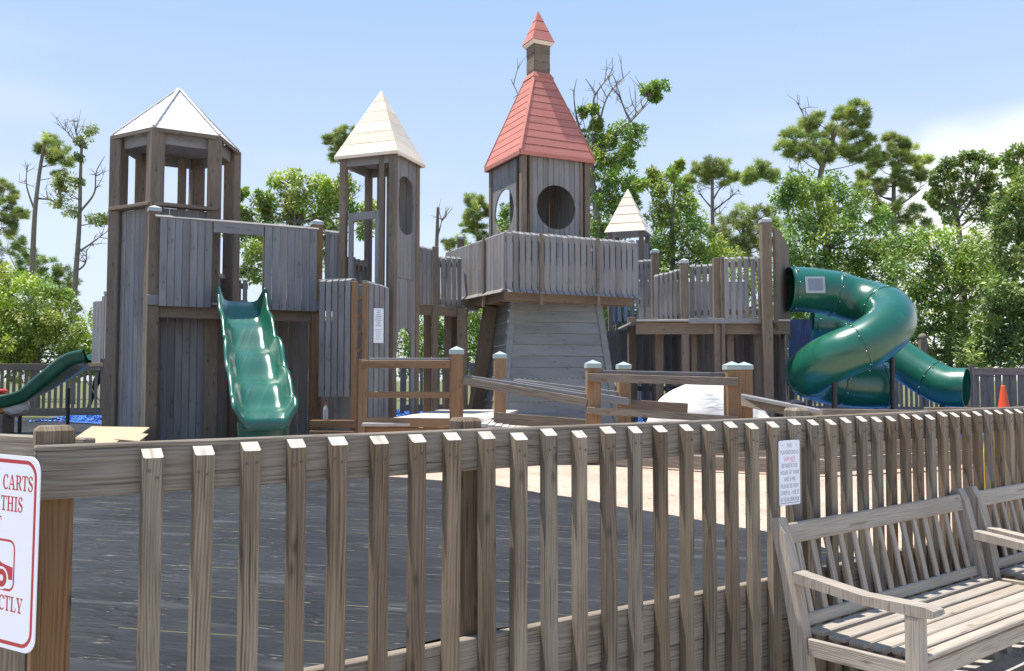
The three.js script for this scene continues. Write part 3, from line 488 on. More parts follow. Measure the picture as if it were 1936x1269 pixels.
// ---------------------------------------------------------------- ladder enclosure, narrow tower
const N2 = { c: V(-1.747, 0, 12.7), l: V(-2.53, 0, 13.0), r: V(-1.49, 0, 13.4) };
{
  const t = thing('ladder_enclosure', 'slatted grey ladder box with gapped front panel beside the narrow tower', 'ladder enclosure', V(-2.2, 0, 12.1));
  const a = V(-2.64, 0, 11.95), b = V(-2.17, 0, 11.8), y1 = YH(527, 11.8), y0 = YH(750, 11.8);
  slatRail(t, M.grey, a, b, y0, y1, 5, { fill: 0.76, bend: 0.05 });
  const c = V(-1.99, 0, 11.9), d = V(-1.80, 0, 12.6);
  slatRail(t, M.grey, c, d, YH(797, 11.9), y1 - 0.02, 4, { fill: 0.74, bend: 0.05, out: V3(0.96, 0, 0.27).normalize() });
  beam(t, 'ladder_post', M.ramp, V(-2.13, 0, 11.8), V(-2.13, y1 - 0.04, 11.8), 0.075, 0.09); beam(t, 'ladder_post', M.ramp, V(-2.0, 0, 11.86), V(-2.0, y1 - 0.05, 11.86), 0.07, 0.09);
  for (let k = 0; k < 8; k++) beam(t, 'rung', M.ramp, V(-2.12, 0.35 + k * 0.235, 11.84), V(-2.0, 0.35 + k * 0.235, 11.9), 0.05, 0.04, UP);
  beam(t, 'back_panel', M.grey, V(-2.25, 0.1, 12.55), V(-2.25, y1, 12.55), 0.6, 0.03, V3(0, 0, 1));
  beam(t, 'top_rail', M.grey, V(-2.66, y1 - 0.01, 12.0), V(-2.14, y1 - 0.01, 11.86), 0.06, 0.04, UP); beam(t, 'top_rail', M.grey, V(-2.03, y1 - 0.03, 11.93), V(-1.86, y1 - 0.03, 12.6), 0.06, 0.04, UP);
  beam(t, 'base_beam', M.ramp, V(-2.7, 0.3, 11.78), V(-2.1, 0.3, 11.72), 0.12, 0.1, UP); beam(t, 'base_beam', M.ramp, V(-2.7, 0.16, 11.77), V(-2.1, 0.16, 11.71), 0.14, 0.1, UP);
  const n = thing('paper_notice', 'white paper notice with grey print stapled to the ladder box slats', 'notice', V(-1.9, 1.5, 12.1));
  const map = signTex(128, 384, k => { k.fillStyle = '#ececf0'; k.fillRect(0, 0, 128, 384); k.fillStyle = '#8f929c'; for (let i = 0; i < 15; i++) { const w = 46 + 50 * R(); k.fillRect(64 - w / 2, 22 + i * 21 + (i > 8 ? 22 : 0), w, i > 8 ? 4 : 8); } });
  const p = P(712, 616, 12.1), pm = new THREE.Mesh(new THREE.BoxGeometry(0.15, 0.48, 0.004), new THREE.MeshStandardMaterial({ map, roughness: 0.8 })); pm.position.set(p.x + 0.03, p.y, p.z + 0.03); pm.rotation.y = 0.62; put(pm, n, 'paper');
  const bt = thing('drink_bottle', 'small clear bottle with a red cap under the ladder box', 'bottle', V(-2.5, 0.36, 11.74));
  const bm = new THREE.Mesh(new THREE.LatheGeometry([[0, 0], [0.032, 0], [0.035, 0.02], [0.035, 0.12], [0.028, 0.155], [0.013, 0.18], [0.013, 0.2]].map(q => new THREE.Vector2(...q)), 18), flat(0.7, 0.74, 0.76, { roughness: 0.15, transmission: 0.6 })); bm.position.copy(V(-2.5, 0.361, 11.74)); put(bm, bt, 'bottle_body');
  const cm = new THREE.Mesh(new THREE.CylinderGeometry(0.016, 0.016, 0.025, 14), flat(0.6, 0.03, 0.03)); cm.position.copy(V(-2.5, 0.572, 11.74)); put(cm, bt, 'bottle_cap');
}
{
  const t = thing('narrow_tower', 'narrow square tower with a steep cream roof and an oval window', 'play tower', V(-1.9, 0, 13.1));
  const eave = YH(290, 12.75), { c, l, r } = N2, b = V3(l.x + r.x - c.x, 0, l.z + r.z - c.z), at = (p, y) => V3(p.x, y, p.z), oR = outward(c, r), mid = c.clone().add(b).multiplyScalar(0.5);
  for (const [p, m] of [[c, M.brown], [l, M.brown], [r, M.brown], [b, M.brown]]) beam(t, 'post', m, at(p, 0), at(p, eave), 0.1, 0.1, oR, 0.01);
  const e = V3().subVectors(r, c).normalize();
  const A = c.clone().addScaledVector(e, 0.06), B = r.clone().addScaledVector(e, -0.05), ov0 = YH(443, 13), ov1 = YH(333, 13), dm = YH(620, 13);
  const hole = s => { if (s < 0.12 || s > 0.88) return null; const q = Math.sqrt(Math.max(0, 1 - ((s - 0.5) / 0.38) ** 2)), k = 0.16 * q; return [ov0 + 0.16 - k, ov1 - 0.16 + k]; };
  const door = s => { if (s < 0.06 || s > 0.80) return null; const q = Math.sqrt(Math.max(0, 1 - ((s - 0.43) / 0.37) ** 2)); return [0.36, dm - 0.2 + 0.2 * q]; };
  plankWall(t, M.grey, A, B, 2.4, eave - 0.02, 5, { out: oR, hole, mid: 3.5 });
  plankWall(t, M.grey, r.clone().lerp(b, 0.06), r.clone().lerp(b, 0.62), 2.0, eave - 0.02, 4, { out: V3(0.3, 0, -1) });
  plankWall(t, M.grey, A, B, 0.03, 2.395, 5, { out: oR, hole: door, mid: 1.2 });
  beam(t, 'inner_jamb', M.brown, at(c.clone().lerp(l, 0.22), 0.3), at(c.clone().lerp(l, 0.22), eave), 0.09, 0.05, outward(l, c)); beam(t, 'inner_jamb', M.brown, at(c.clone().lerp(b, 0.5), 0.3), at(c.clone().lerp(b, 0.5), eave), 0.09, 0.06, outward(l, c));
  beam(t, 'gate_post', M.grey, at(l.clone().lerp(c, 0.16), 1.9), at(l.clone().lerp(c, 0.16), YH(402, 12.9)), 0.07, 0.05, outward(l, c)); beam(t, 'gate_post', M.grey, at(l.clone().lerp(c, 0.7), 1.9), at(l.clone().lerp(c, 0.7), YH(400, 12.9)), 0.07, 0.05, outward(l, c));
  beam(t, 'gate_rail', M.grey, at(l.clone().lerp(c, 0.2), YH(410, 12.9)), at(l.clone().lerp(c, 0.67), YH(408, 12.9)), 0.12, 0.04, outward(l, c));
  slatRail(t, M.grey, l.clone().lerp(b, 0.1), b, 2.05, 2.75, 5, { out: outward(l, c), bend: 0 });
  plankWall(t, M.grey, l.clone().lerp(b, 0.05), l.clone().lerp(b, 0.95), 0.02, 2.0, 5, { out: outward(l, c) });
  for (let k = 0; k < 5; k++) beam(t, 'deck_board', M.deck, at(l.clone().lerp(b, 0.1 + k * 0.2), 1.98), at(c.clone().lerp(r, 0.1 + k * 0.2), 1.98), 0.14, 0.035, UP);
  const roof = new THREE.Group(); roof.name = 'roof'; roof.position.copy(at(mid, eave)); t.attach(roof); roof.updateMatrixWorld(true);
  const ex = p => mid.clone().add(V3().subVectors(p, mid).multiplyScalar(1.25)).setY(eave), q = [c, r, b, l].map(ex), apex = at(mid, YH(168, 13.1));
  for (let k = 0; k < 4; k++) { const a1 = q[k], b1 = q[(k + 1) % 4]; roofFace(roof, M.tanRoof, b1, a1, apex, apex, 6, 0.026); beam(roof, 'eave_trim', M.tanRoof, a1.clone().add(V3(0, -0.02, 0)), b1.clone().add(V3(0, -0.02, 0)), 0.05, 0.03, outward(a1, b1)); }
  beam(roof, 'tie_beam', M.grey, at(l, eave - 0.08), at(c, eave - 0.08), 0.14, 0.04, outward(l, c)); beam(roof, 'tie_beam', M.grey, at(l, eave - 0.08), at(b, eave - 0.08), 0.14, 0.04, V3(1, 0, 0)); beam(roof, 'tie_beam', M.grey, at(r, eave - 0.08), at(b, eave - 0.08), 0.14, 0.04, V3(0, 0, 1));
  beam(roof, 'ceiling', M.grey, at(l.clone().lerp(b, 0.5), eave - 0.012), at(c.clone().lerp(r, 0.5), eave - 0.012), 0.72, 0.02, UP);
}
// ---------------------------------------------------------------- bridge between the towers
{
  const t = thing('bridge_walkway', 'shaded slatted bridge joining the narrow tower and the red-roofed tower', 'play bridge', V(-1.1, 0, 14.3));
  const a = P(781, 460, 14.0), b = P(821, 470, 14.3), c = P(822, 483, 14.5), d = P(873, 480, 14.7), dk = YH(577, 14.2);
  slatRail(t, M.grey, a, b, dk, a.y, 5, { dy1: b.y - a.y, fill: 0.93 });
  slatRail(t, M.grey, c, d, dk - 0.03, c.y, 5, { fill: 0.72 });
  capPost(t, M.brown, b.x + 0.02, b.z, 0, b.y + 0.03, 0.1, null);
  beam(t, 'edge_beam', M.brown, V3(a.x - 0.1, dk - 0.08, a.z - 0.02), V3(d.x + 0.1, dk - 0.08, d.z - 0.02), 0.16, 0.06, V3(0, 0, 1));
  for (let k = 0; k < 10; k++) { const f = k / 9; beam(t, 'deck_board', M.deck, V(lerp(a.x, d.x, f), dk + 0.02, 14.25 + 0.5 * f), V(lerp(a.x, d.x, f) + 0.2, dk + 0.02, 15.3 + 0.3 * f), 0.085, 0.035, UP); }
  slatRail(t, M.grey, V(a.x + 0.1, 0, 15.3), V(d.x + 0.25, 0, 15.7), dk + 0.04, dk + 0.95, 12, { fill: 0.8 });
  for (const [px, Z, w, m] of [[847, 14.9, 0.13, M.brown], [874, 14.6, 0.17, M.brown], [808, 15.3, 0.13, M.brown]]) { const p = P(px, 700, Z); beam(t, 'post', m, V3(p.x, 0, p.z), V3(p.x, dk - 0.02, p.z), w, w, V3(0, 0, 1), 0.008); }
  const p = P(871, 470, 15.6); capPost(t, M.brown, p.x, p.z, 0, YH(452, 15.6), 0.12, M.capGrey);
}
// ---------------------------------------------------------------- red-roofed tower
{
  const ang = 26 * Math.PI / 180, e1 = V3(Math.cos(ang), 0, -Math.sin(ang)), e2 = V3(-Math.sin(ang), 0, -Math.cos(ang)), C = V(0.457, 0, 14.95);
  const q = (i, j, y) => C.clone().addScaledVector(e1, i).addScaledVector(e2, j).setY(y), f = e2.clone().negate(), lft = e1.clone().negate();
  const t = thing('red_tower', 'tallest square tower with steep red roof, chimney, round windows and slatted balcony', 'play tower', C);
  const B = 1.21, yt = YH(434, 13.3), yb = YH(552, 13.3), dk = yb + 0.06;
  // battered base of lapped siding
  const base = new THREE.Group(); base.name = 'base'; base.position.copy(C); t.attach(base); base.updateMatrixWorld(true);
  const hb = y => lerp(1.02, 0.76, y / 2.2), rows = 12, ba = 12 * Math.PI / 180, b1 = V3(Math.cos(ba), 0, -Math.sin(ba)), b2 = V3(-Math.sin(ba), 0, -Math.cos(ba)), bq = (i, j, y) => C.clone().add(V3(0.1, 0, 0)).addScaledVector(b1, i).addScaledVector(b2, j).setY(y), bf = b2.clone().negate(), bl = b1.clone().negate();
  for (let k = 0; k < rows; k++) { const ya = 0.0 + k * 0.182, yc = ya + 0.175, ha = hb(ya), hc = hb(yc);
    slab(base, 'siding_board', M.siding, [bq(-ha, -ha, ya), bq(ha, -ha, ya), bq(hc, -hc, yc), bq(-hc, -hc, yc)].map((p, i) => p.addScaledVector(bf, i < 2 ? 0.016 : 0)), 0.022);
    slab(base, 'siding_board', M.siding, [bq(-ha, ha, ya), bq(-ha, -ha, ya), bq(-hc, -hc, yc), bq(-hc, hc, yc)].map((p, i) => p.addScaledVector(bl, i < 2 ? 0.016 : 0)), 0.022);
    slab(base, 'siding_board', M.siding, [bq(ha, -ha, ya), bq(ha, ha, ya), bq(hc, hc, yc), bq(hc, -hc, yc)].map((p, i) => p.addScaledVector(b1, i < 2 ? 0.016 : 0)), 0.022); }
  for (const s of [-1, 1]) slab(base, 'corner_trim', M.siding, [bq(s * 1.02 - s * 0.10, -1.03, 0), bq(s * 1.02, -1.03, 0), bq(s * 0.76, -0.77, 2.2), bq(s * 0.76 - s * 0.10, -0.77, 2.2)].map(p => p.addScaledVector(bf, 0.02)), 0.02);
  // balcony
  const bal = new THREE.Group(); bal.name = 'balcony'; bal.position.copy(q(0, 0, dk)); t.attach(bal); bal.updateMatrixWorld(true);
  for (let k = 0; k < 16; k++) beam(bal, 'deck_board', M.deck, q(-B + 0.02, -B + 0.08 + k * 0.152, dk), q(B - 0.02, -B + 0.08 + k * 0.152, dk), 0.145, 0.035, UP);
  slatRail(bal, M.grey, q(-B, -B, 0), q(B, -B, 0), yb, yt, 22, { out: f, fill: 0.78, bend: 0.09, foot: 0.06 });
  slatRail(bal, M.grey, q(-B, B, 0), q(-B, -B, 0), yb, yt, 20, { out: lft, fill: 0.94, bend: 0.09, foot: 0.06 });
  slatRail(bal, M.grey, q(B, -B, 0), q(B, B, 0), yb, yt, 16, { out: e1, fill: 0.78, bend: 0.09, foot: 0.06 });
  slatRail(bal, M.grey, q(-B, B, 0), q(B, B, 0), yb, yt, 18, { out: e2, fill: 0.78 });
  for (const i of [-0.62, 0.42]) beam(bal, 'strap_post', M.brown, q(i, -B - 0.055, yb - 0.18), q(i, -B - 0.055, yt - 0.02), 0.055, 0.03, f); beam(bal, 'strap_post', M.brown, q(-B - 0.055, 0.1 - 0.6, yb - 0.18), q(-B - 0.055, 0.1 - 0.6, yt - 0.02), 0.07, 0.03, lft);
  for (const j of [-0.9, -0.3, 0.5]) beam(bal, 'joist', M.brown, q(-B + 0.05, j, dk - 0.1), q(B - 0.05, j, dk - 0.1), 0.15, 0.05, f);
  beam(bal, 'edge_joist', M.brown, q(-B + 0.02, -B + 0.12, dk - 0.1), q(B - 0.02, -B + 0.12, dk - 0.1), 0.14, 0.05, f); beam(bal, 'edge_joist', M.brown, q(-B + 0.06, -B + 0.1, dk - 0.1), q(-B + 0.06, B, dk - 0.1), 0.14, 0.05, lft);
  beam(bal, 'brace_post', M.brown, q(-1.0, 0.55, 0), q(-0.75, 0.35, dk - 0.15), 0.2, 0.18, f); beam(bal, 'brace_post', M.brown, q(-1.15, 1.15, 0), q(-1.1, 1.15, dk - 0.1), 0.16, 0.16, f);
  // box with round windows
  const h = 0.6, eave = YH(290, 14.2), box = new THREE.Group(); box.name = 'lookout'; box.position.copy(q(0, 0, dk)); t.attach(box); box.updateMatrixWorld(true);
  for (const i of [-1, 1]) for (const j of [-1, 1]) { beam(box, 'post', i * j > 0 ? M.brown : M.brown, q(i * h, j * h, dk), q(i * h, j * h, eave), 0.1, 0.1, f, 0.008); }
  beam(box, 'post', M.brown, q(-h + 0.13, -h - 0.02, dk), q(-h + 0.13, -h - 0.02, eave), 0.06, 0.06, f); beam(box, 'post', M.brown, q(h - 0.12, -h - 0.02, dk), q(h - 0.12, -h - 0.02, eave), 0.05, 0.06, f);
  const cy = YH(391, 14.35), rad = 0.37, L1 = 2 * h - 0.30, circ = (s, L, r) => { const x = (s - 0.5) * L; return Math.abs(x) < r ? [cy - Math.sqrt(r * r - x * x), cy + Math.sqrt(r * r - x * x)] : null; };
  plankWall(box, M.grey, q(-h + 0.16, -h, 0), q(h - 0.14, -h, 0), dk, eave - 0.02, 9, { out: f, hole: s => circ(s, L1, rad), mid: cy });
  plankWall(box, M.grey, q(-h, h - 0.06, 0), q(-h, -h + 0.2, 0), dk, eave - 0.02, 8, { out: lft, hole: s => circ(s, 2 * h - 0.26, rad), mid: cy });
  plankWall(box, M.grey, q(h - 0.06, h, 0), q(-h + 0.34, h, 0), dk, eave - 0.02, 7, { out: e2 });
  plankWall(box, M.grey, q(h, h - 0.06, 0), q(h, -h + 0.06, 0), dk, eave - 0.02, 8, { out: e1 });
  // roof, neck and little top roof
  const roof = new THREE.Group(); roof.name = 'roof'; roof.position.copy(q(0, 0, eave)); t.attach(roof); roof.updateMatrixWorld(true);
  const E = 0.70, n = 0.16, yn = YH(142, 14.8), yc = YH(84, 14.8), ya = YH(22, 14.95);
  const corners = [[-1, -1], [1, -1], [1, 1], [-1, 1]];
  corners.forEach(([i, j], k) => { const [i2, j2] = corners[(k + 1) % 4], a = q(i * E, j * E, eave), b = q(i2 * E, j2 * E, eave), ta = q(i * n, j * n, yn), tb = q(i2 * n, j2 * n, yn);
    roofFace(roof, M.redRoof, a, b, ta, tb, 11, 0.026); beam(roof, 'eave_trim', M.redRoof, a.clone().add(V3(0, -0.025, 0)), b.clone().add(V3(0, -0.025, 0)), 0.07, 0.03, outward(a, b));
    beam(roof, 'hip_trim', M.redRoof, a.clone().add(V3(0, 0.02, 0)), ta.clone().add(V3(0, 0.0, 0)), 0.05, 0.03, V3(a.x - C.x, 0.6, a.z - C.z));
    for (let m = 0; m < 4; m++) { const y0 = yn - 0.06 + m * (yc - yn + 0.06) / 4, y1 = y0 + (yc - yn + 0.06) / 4 - 0.004, w = 0.142 + (m % 2) * 0.003; slab(roof, 'chimney_board', M.brown, [q(i * w, j * w, y0), q(i2 * w, j2 * w, y0), q(i2 * w, j2 * w, y1), q(i * w, j * w, y1)], 0.022); }
    const s = 0.205, a2 = q(i * s, j * s, yc + 0.06), b2 = q(i2 * s, j2 * s, yc + 0.06), ap = q(0, 0, ya); roofFace(roof, M.redRoof, a2, b2, ap, ap, 3, 0.018);
    slab(roof, 'cornice', M.tanRoof, [q(i * 0.165, j * 0.165, yc), q(i2 * 0.165, j2 * 0.165, yc), q(i2 * s, j2 * s, yc + 0.055), q(i * s, j * s, yc + 0.055)], 0.018);
    slab(roof, 'collar', M.redRoof, [q(i * 0.2, j * 0.2, yn - 0.05), q(i2 * 0.2, j2 * 0.2, yn - 0.05), q(i2 * 0.158, j2 * 0.158, yn + 0.04), q(i * 0.158, j * 0.158, yn + 0.04)], 0.016);
  });
  beam(roof, 'ceiling', M.grey, q(-E + 0.05, 0, eave - 0.01), q(E - 0.05, 0, eave - 0.01), 2 * E - 0.1, 0.02, UP);
}
// ---------------------------------------------------------------- small far tower
{
  const t = thing('small_tower', 'small far tower with a pale cream pyramid roof behind the balcony', 'play tower', V(2.72, 0, 20));
  const c = V(2.70, 0, 20), eave = YH(441, 19.8), ap = V(2.68, YH(358, 20), 20), h = 0.36;
  const q = (i, j, y, k = h) => c.clone().add(V3(i * k * 0.94 + j * k * 0.34, 0, -(j * k * 0.94 - i * k * 0.34))).setY(y), cs = [[-1, -1], [1, -1], [1, 1], [-1, 1]];
  const roof = new THREE.Group(); roof.name = 'roof'; roof.position.copy(c).setY(eave); t.attach(roof); roof.updateMatrixWorld(true);
  cs.forEach(([i, j], k) => { const [i2, j2] = cs[(k + 1) % 4]; roofFace(roof, M.tanRoof, q(i, j, eave, 0.46), q(i2, j2, eave, 0.46), ap, ap, 5, 0.024); beam(t, 'post', M.brown, q(i, j, 0), q(i, j, eave), 0.1, 0.1); slatRail(t, M.grey, q(i, j, 0), q(i2, j2, 0), 2.2, eave - 0.2, 5, { fill: 0.6, bend: 0 }); });
}
// ---------------------------------------------------------------- raised deck on the right
const dkR = YH(604, 14.5);
{
  const t = thing('raised_deck', 'raised timber deck with slatted railings leading to the tube slide', 'play platform', V(3.2, 0, 15.3));
  const seg = (x0, y0, Z0, x1, y1, Z1, yb, n, o) => { const a = P(x0, y0, Z0), b = P(x1, y1, Z1); slatRail(t, M.grey, a, b, yb, a.y, n, { dy1: b.y - a.y, ...o }); };
  seg(1366, 486, 14.4, 1442, 484, 14.4, dkR, 6, { fill: 0.62 });
  seg(1303, 500, 14.7, 1350, 498, 14.6, dkR, 4, { fill: 0.78 });
  seg(1236, 520, 14.55, 1290, 506, 14.75, YH(616, 14.5), 6, { fill: 0.7, dy0: 0.06, foot: 0.03, out: V3(-0.5, 0, 0.87).normalize() });
  seg(1200, 492, 16.4, 1233, 490, 16.4, YH(582, 16.4), 4, { fill: 0.8 });
  for (const [px, Z, top, w, m, cap] of [[1295, 14.55, 497, 0.13, M.brown, M.capGrey], [1356, 14.5, 488, 0.11, M.brown, null], [1368, 14.42, 486, 0.06, M.brown, null], [1240, 15.6, 478, 0.13, M.brown, M.cap], [1451, 14.3, 420, 0.16, M.brown, M.capGrey], [1312, 14.8, 600, 0.1, M.brown, null], [1380, 14.7, 606, 0.12, M.brown, null], [1432, 14.7, 606, 0.12, M.brown, null], [1246, 15, 616, 0.14, M.brown, null], [1195, 15.8, 600, 0.14, M.brown, null]]) { const p = P(px, 700, Z); capPost(t, m, p.x, p.z, 0, YH(top, Z), w, cap); }
  const x0 = P(1200, 600, 14.6).x, x1 = P(1488, 600, 14.6).x;
  for (let k = 0; k < 17; k++) beam(t, 'deck_board', M.deck, V(x0, dkR - 0.02, 14.48 + k * 0.147), V(x1, dkR - 0.02, 14.48 + k * 0.147), 0.14, 0.035, UP);
  beam(t, 'fascia', M.grey, V(P(1300, 600, 14.5).x, dkR - 0.03, 14.42), V(P(1442, 600, 14.4).x, dkR - 0.03, 14.38), 0.09, 0.04, V3(0, 0, 1)); beam(t, 'joist', M.brown, V(x0, dkR - 0.15, 14.5), V(x1, dkR - 0.15, 14.5), 0.2, 0.05, V3(0, 0, 1));
  plankWall(t, M.grey, V(x0 - 0.5, 0, 16.9), V(x1, 0, 16.9), 0.9, dkR - 0.06, 22, {}); slatRail(t, M.grey, V(x0 - 0.5, 0, 16.6), V(x1, 0, 16.6), 0.1, 0.85, 14, { fill: 0.6 });
  plankWall(t, M.grey, V(x1 - 0.03, 0, 14.55), V(x1 + 0.08, 0, 16.9), 0.05, dkR, 12, { out: V3(-1, 0, 0) });
  plankWall(t, M.grey, V(P(1315, 600, 15.6).x, 0, 15.6), V(P(1352, 600, 15.6).x, 0, 15.6), 0.05, dkR - 0.2, 4, {});
  plankWall(t, M.grey, V(P(1380, 600, 16).x, 0, 16), V(P(1442, 600, 16).x, 0, 16), 0.05, dkR - 0.05, 7, {});
  slatRail(t, M.grey, V(x0 + 0.4, 0, 17.0), V(x1, 0, 17.0), dkR + 0.05, dkR + 0.95, 16, { fill: 0.7 });
  // entry wall of the tube slide, seen edge on
  const a = P(1463, 600, 14.32), b = P(1489, 600, 15.35), yt = YH(432, 14.4), yl = YH(640, 14.4), dd = V3().subVectors(b, a).setY(0), L = dd.length();
  for (let k = 0; k < 6; k++) { const s0 = k * L / 6 + 0.004, s1 = (k + 1) * L / 6 - 0.004, cut = k < 2 ? 0.16 * (2 - k) : k > 3 ? 0.1 * (k - 3) : 0; cutBoard(t, 'plank', M.brown, V3(a.x, 0, a.z), dd, V3(1, 0, 0), [[s0, yl + cut * 0.8], [s1, yl + Math.max(0, cut - 0.14) * 0.8], [s1, yt - (k > 2 ? 0.06 * (k - 2) : 0)], [s0, yt - (k > 2 ? 0.06 * (k - 2) : 0)]], 0.045); }
  beam(t, 'post', M.brown, V(P(1478, 600, 14.9).x, 0, 14.9), V(P(1478, 600, 14.9).x, dkR, 14.9), 0.14, 0.14);
  const bl = thing('blue_panel', 'blue painted board below the tube slide entrance', 'panel', V(P(1512, 640, 16).x, 0, 16));
  const bt = tex(256, 256, (u, v) => { const k = fbm(u * 6, v * 6, 6, 6, 91, 4), s = 0.4 * sstep(0.6, 0.8, fbm(u * 20, v * 3, 20, 3, 92)); return [50 * (1 - s) + 20, 92 * (0.7 + 0.5 * k) * (1 - 0.6 * s), 132 * (0.7 + 0.5 * k) * (1 - 0.6 * s)]; }, true);
  const p0 = P(1490, 600, 16), p1 = P(1536, 690, 16); const bm = new THREE.Mesh(new THREE.BoxGeometry(p1.x - p0.x, 1.0, 0.03), new THREE.MeshStandardMaterial({ map: bt, roughness: 0.7 })); bm.position.set((p0.x + p1.x) / 2, 1.5, -16); put(bm, bl, 'board'); beam(bl, 'leg', M.brown, V3(p0.x + 0.05, 0, -16.05), V3(p0.x + 0.05, 1.1, -16.05), 0.1, 0.06); beam(bl, 'leg', M.brown, V3(p1.x - 0.05, 0, -16.05), V3(p1.x - 0.05, 1.1, -16.05), 0.1, 0.06);
}
// ---------------------------------------------------------------- tube slides
function ringAt(parent, curve, f, r, mat) { const p = curve.getPointAt(f), tn = curve.getTangentAt(f), m = new THREE.Mesh(new THREE.TorusGeometry(r, 0.014, 8, 40), mat); m.position.copy(p); m.quaternion.setFromUnitVectors(V3(0, 0, 1), tn); put(m, parent, 'joint_flange');
  const side = V3().crossVectors(tn, UP).normalize(), up2 = V3().crossVectors(side, tn); for (let k = 0; k < 10; k++) { const a = k * 0.6283 + 0.2, b = new THREE.Mesh(new THREE.SphereGeometry(0.013, 8, 6), M.steel); b.position.copy(p).addScaledVector(side, Math.cos(a) * (r + 0.016)).addScaledVector(up2, Math.sin(a) * (r + 0.016)).addScaledVector(tn, 0.03); put(b, m, 'bolt'); } }
function hollowTube(parent, mat, curve, r, seg) {                   // outer and inner wall joined at both lips
  const a = new THREE.TubeGeometry(curve, seg, r, 36), b = new THREE.TubeGeometry(curve, seg, r - 0.02, 36); const ix = b.index.array; for (let i = 0; i < ix.length; i += 3) { const s = ix[i]; ix[i] = ix[i + 1]; ix[i + 1] = s; } b.computeVertexNormals();
  const lips = [0, 1].map(f => { const g = new THREE.RingGeometry(r - 0.02, r, 36, 1), p = curve.getPointAt(f), tn = curve.getTangentAt(f).multiplyScalar(f ? 1 : -1); g.applyQuaternion(new THREE.Quaternion().setFromUnitVectors(V3(0, 0, 1), tn)); g.translate(p.x, p.y, p.z); return g; });
  const m = new THREE.Mesh(mergeGeometries([a, b, ...lips]), mat); return put(m, parent, 'tube');
}
{
  const r = 0.385, X0 = 5.52, Zc = 14.25, Rr = 0.63, pts = [V(4.72, 2.44, 14.88), V(5.0, 2.43, 14.88), V(5.28, 2.40, 14.88)];
  const ys = f => [2.36, 2.06, 1.50, 1.04, 0.86].reduce((s, y, i, A) => s, 0) || (f <= 0.25 ? lerp(2.36, 2.02, f * 4) : f <= 0.5 ? lerp(2.02, 1.45, (f - .25) * 4) : f <= 0.75 ? lerp(1.45, 1.02, (f - .5) * 4) : lerp(1.02, 0.84, (f - .75) * 4));
  for (let k = 0; k <= 16; k++) { const f = k / 16, a = f * 2 * Math.PI; pts.push(V(X0 + Rr * Math.sin(a), ys(f), Zc + Rr * Math.cos(a))); }
  pts.push(V(5.85, 0.80, 14.88), V(6.15, 0.79, 14.86), V(6.38, 0.80, 14.84));
  const curve = new THREE.CatmullRomCurve3(pts, false, 'centripetal');
  const t = thing('spiral_tube_slide', 'big glossy green spiral tube slide with a little window near its top', 'slide', V(X0, 0, Zc));
  hollowTube(t, M.green, curve, r, 160);
  for (const f of [0.01, 0.135, 0.30, 0.52, 0.70, 0.86, 0.985]) ringAt(t, curve, f, r, M.green);
  const wn = thing('tube_window', 'clear square bubble window set in the spiral tube slide', 'window', V(5.0, 2.4, 14.5));
  const fr = new THREE.Mesh(new THREE.BoxGeometry(0.32, 0.28, 0.02), flat(0.45, 0.47, 0.48, { roughness: 0.35 })); fr.position.copy(V(5.06, 2.47, 14.495)); fr.rotation.x = -0.1; put(fr, wn, 'frame');
  const gl = new THREE.Mesh(new THREE.BoxGeometry(0.24, 0.2, 0.03), flat(0.22, 0.24, 0.27, { roughness: 0.08, metalness: 0.5 })); gl.position.copy(V(5.06, 2.475, 14.49)); gl.rotation.x = -0.1; put(gl, wn, 'pane');
  const c2 = new THREE.CatmullRomCurve3([P(1535, 612, 17.6), P(1590, 616, 17.5), P(1645, 640, 17.1), P(1700, 678, 16.7), P(1752, 712, 16.3), P(1792, 731, 16.0), P(1828, 733, 15.8)]);
  const u = thing('straight_tube_slide', 'second green tube slide running straight down behind the spiral one', 'slide', V(7.6, 0, 16.5));
  hollowTube(u, M.green, c2, 0.36, 80); for (const f of [0.02, 0.45, 0.8]) ringAt(u, c2, f, 0.36, M.green);
  for (const [px, Z, top, o] of [[1687, 14.3, 1.7, t], [1577, 13.75, 1.2, t], [1655, 16.6, 1.4, u], [1779, 16.1, 0.6, u]]) { const p = P(px, 700, Z); const m = new THREE.Mesh(new THREE.CylinderGeometry(0.04, 0.04, top, 14), M.black); m.position.set(p.x, top / 2, p.z); put(m, o, 'support_pole'); }
}
